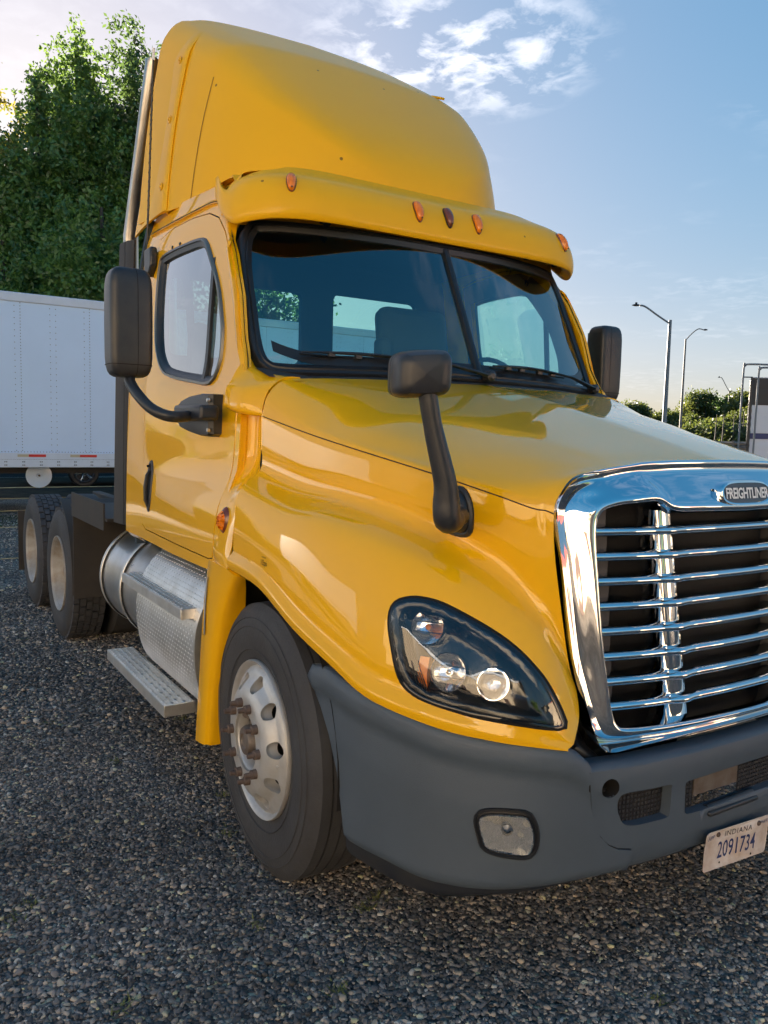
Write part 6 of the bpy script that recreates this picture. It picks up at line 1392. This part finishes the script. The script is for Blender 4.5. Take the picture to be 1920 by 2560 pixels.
# guard rail / wooden fence
fe = empty('roadside_fence', at_dir(0.4214, 62), label='weathered grey rail fence running beyond the hood tip', cat='fence')
u0, u1 = Vector(at_dir(0.4113, 62)), Vector(at_dir(0.4866, 58)); bs = Vector(at_dir(0.4214, 62)); M['wood'] = pbr('grey_wood', (.19, .17, .15), .85, var=.4, vscale=2)
for z in (1.0, 1.35, 1.7):
    m = MB(); a, b = u0-bs, u1-bs; m.tube([(a.x, a.y, z), (b.x, b.y, z)], .13, n=4); m.build('rail', M['wood'], fe)
for k in range(4): p = (u0-bs).lerp(u1-bs, k/3); MB().box((p.x, p.y, .95), (.18, .18, 1.9)).build('post', M['wood'], fe)
# camper on the right edge: corrugated white side, dark top band, ladder loops
cp0 = Vector((-5.817,10.576,2.436)); e_ = Vector((rt.x, rt.y, 0)).normalized(); dn = (Vector((fh.x, fh.y, 0))+Vector((rt.x, rt.y, 0))*.75).normalized()
cb_ = Vector((cp0.x, cp0.y, 0)); cmp_ = empty('camper', tuple(cb_), label='white corrugated camper with dark top band and blue stripe at the right edge', cat='camper')
def cpt(u, w, z): return tuple(e_*u+dn*w+Vector((0, 0, z)))
zt_ = (-5.854,10.588,2.82)[2]
M['camper'] = pbr('camper_white', (.66, .68, .73), .35); M['camper_blue'] = pbr('camper_blue', (.02, .03, .13), .4); M['camper_dark'] = pbr('camper_dark', (.035, .033, .033), .5)
def wallc(z0, z1, mat, name, off=0):
    n = max(2, int((z1-z0)/.02)); MB().grid([[cpt(u, -.012*abs(math.sin((z0+(z1-z0)*i/n)*math.pi/.155))**.35-off, z0+(z1-z0)*i/n) for u in (0, 5)] for i in range(n+1)]).build(name, M[mat], cmp_, smooth=60)
wallc(.55, zt_-.47, 'camper', 'side_cladding'); wallc(zt_-.47, zt_, 'camper_dark', 'top_band', .004)
bz = (-5.757,10.557,1.807)[2]
MB().grid([[cpt(u, -.02, bz+dz+.006*u) for u in (0, .5, 5)] for dz in (-.05, .05)]).build('blue_stripe', M['camper_blue'], cmp_)
MB().add([cpt(0, 0, .5), cpt(0, 2.3, .5), cpt(0, 2.3, zt_), cpt(0, 0, zt_)], [(0, 1, 2, 3)]).build('end_wall', M['camper_dark'], cmp_)
MB().add([cpt(0, -.01, zt_), cpt(5, -.01, zt_), cpt(5, 2.3, zt_), cpt(0, 2.3, zt_)], [(0, 1, 2, 3)]).build('roof', M['camper'], cmp_, solid=.03)
MB().tube([cpt(.02, -.02, .5+.06*i) for i in range(int((zt_-.5)/.06)+1)], [.028+.006*(i % 2) for i in range(int((zt_-.5)/.06)+1)], n=6).build('corner_trim', M['black'], cmp_)
ldz = (-5.632,10.225,3.032)[2]
lad = empty('ladder', (0, 0, 0), cmp_)
for u0_, zz_ in ((-.075, ldz), (.19, ldz-.05)):
    MB().tube(crom([cpt(u0_, -.28, .7), cpt(u0_, -.28, 1.6), cpt(u0_+.005, -.28, zz_-.10), cpt(u0_+.03, -.28, zz_-.03), cpt(u0_+.10, -.28, zz_), cpt(u0_+.6, -.28, zz_+.0)], 5), .017, n=8).build('ladder_rail', M['pole'], lad, smooth=60)
for z in (1.25, 1.62, 2.0, ldz-.22): MB().tube([cpt(-.075, -.28, z), cpt(.02, 0, z+.02)], .012, n=6).build('ladder_bracket', M['black'], lad)

# ================================================================== what stands behind and beside the camera (seen in the chrome, paint and glass)
M['stucco'] = pbr('tan_wall', (.52, .43, .31), .9, var=.10, vscale=.4); M['redroof'] = pbr('red_roof', (.30, .03, .02), .6); M['doorbrown'] = pbr('brown_door', (.06, .035, .025), .7)
def shed(loc, rz, w, d, h, lab, roof=False, doors=()):
    s = empty('warehouse', loc, label=lab, cat='building', group='buildings facing the truck'); s.rotation_euler = (0, 0, rz)
    MB().box((0, 0, h/2), (w, d, h)).build('wall', M['stucco'], s)
    if roof: MB().prism([(-w/2-.3, -d/2-.3, h), (w/2+.3, -d/2-.3, h), (0, -d/2-.3, h+w*.12)], (0, d+.6, 0)).build('roof', M['redroof'], s)
    else: MB().box((0, 0, h+.1), (w+.3, d+.3, .25)).build('parapet', M['tr_rail'], s)
    for x, dw, dh in doors: MB().box((x, -d/2-.02, dh/2), (dw, .08, dh)).build('door', M['doorbrown'], s, bevel=.01)
    return s
shed((17, -17, 0), -math.pi/2, 30, 10, 6.5, 'long tan warehouse with brown doors facing the truck', doors=((-9, 1.1, 2.2), (-2, 3.2, 3.4), (6, 3.2, 3.4), (11, 1.1, 2.2)))  # reflected in the chrome; brought nearer and widened to bounce warm sunlight
shed((30, 20, 0), -math.pi/2, 18, 12, 4.6, 'tan building with a red gable roof beside the warehouse', roof=True, doors=((-4, 3.2, 3.2), (3, 1.2, 2.2)))
shed((5, -24, 0), math.pi+.62, 22, 8, 5.6, 'tan building added on the passenger side, angled to bounce sunlight', doors=((-7, 1.2, 2.3), (3, 3.4, 3.6), (8, 1.2, 2.2)))  # second building, added and turned sunward to throw light on the truck
tb2 = empty('parked_trailer', (-13, -15.5, 0), label='white box trailer parked across the yard on the passenger side', cat='trailer'); tb2.rotation_euler = (0, 0, .1)
MB().box((0, 0, 2.55), (12, 2.5, 2.9)).build('trailer_body', M['tr_white'], tb2, bevel=.02); MB().box((0, 0, 1.0), (12, 2.4, .2)).build('bottom_rail', M['tr_rail'], tb2)
for x in (-4.6, -3.3): MB().lathe([(0, .02), (0, .5), (.6, .5), (.6, .02)], c=(x, .6, .5), axis='y', n=24).build('trailer_wheel', M['tyre'], tb2)
poplar((34, 4, 0), 8, 3.5, 'green tree between the buildings behind the camera', M['leaf'], 6000, .2, 44, name='yard_tree', spikes=3)
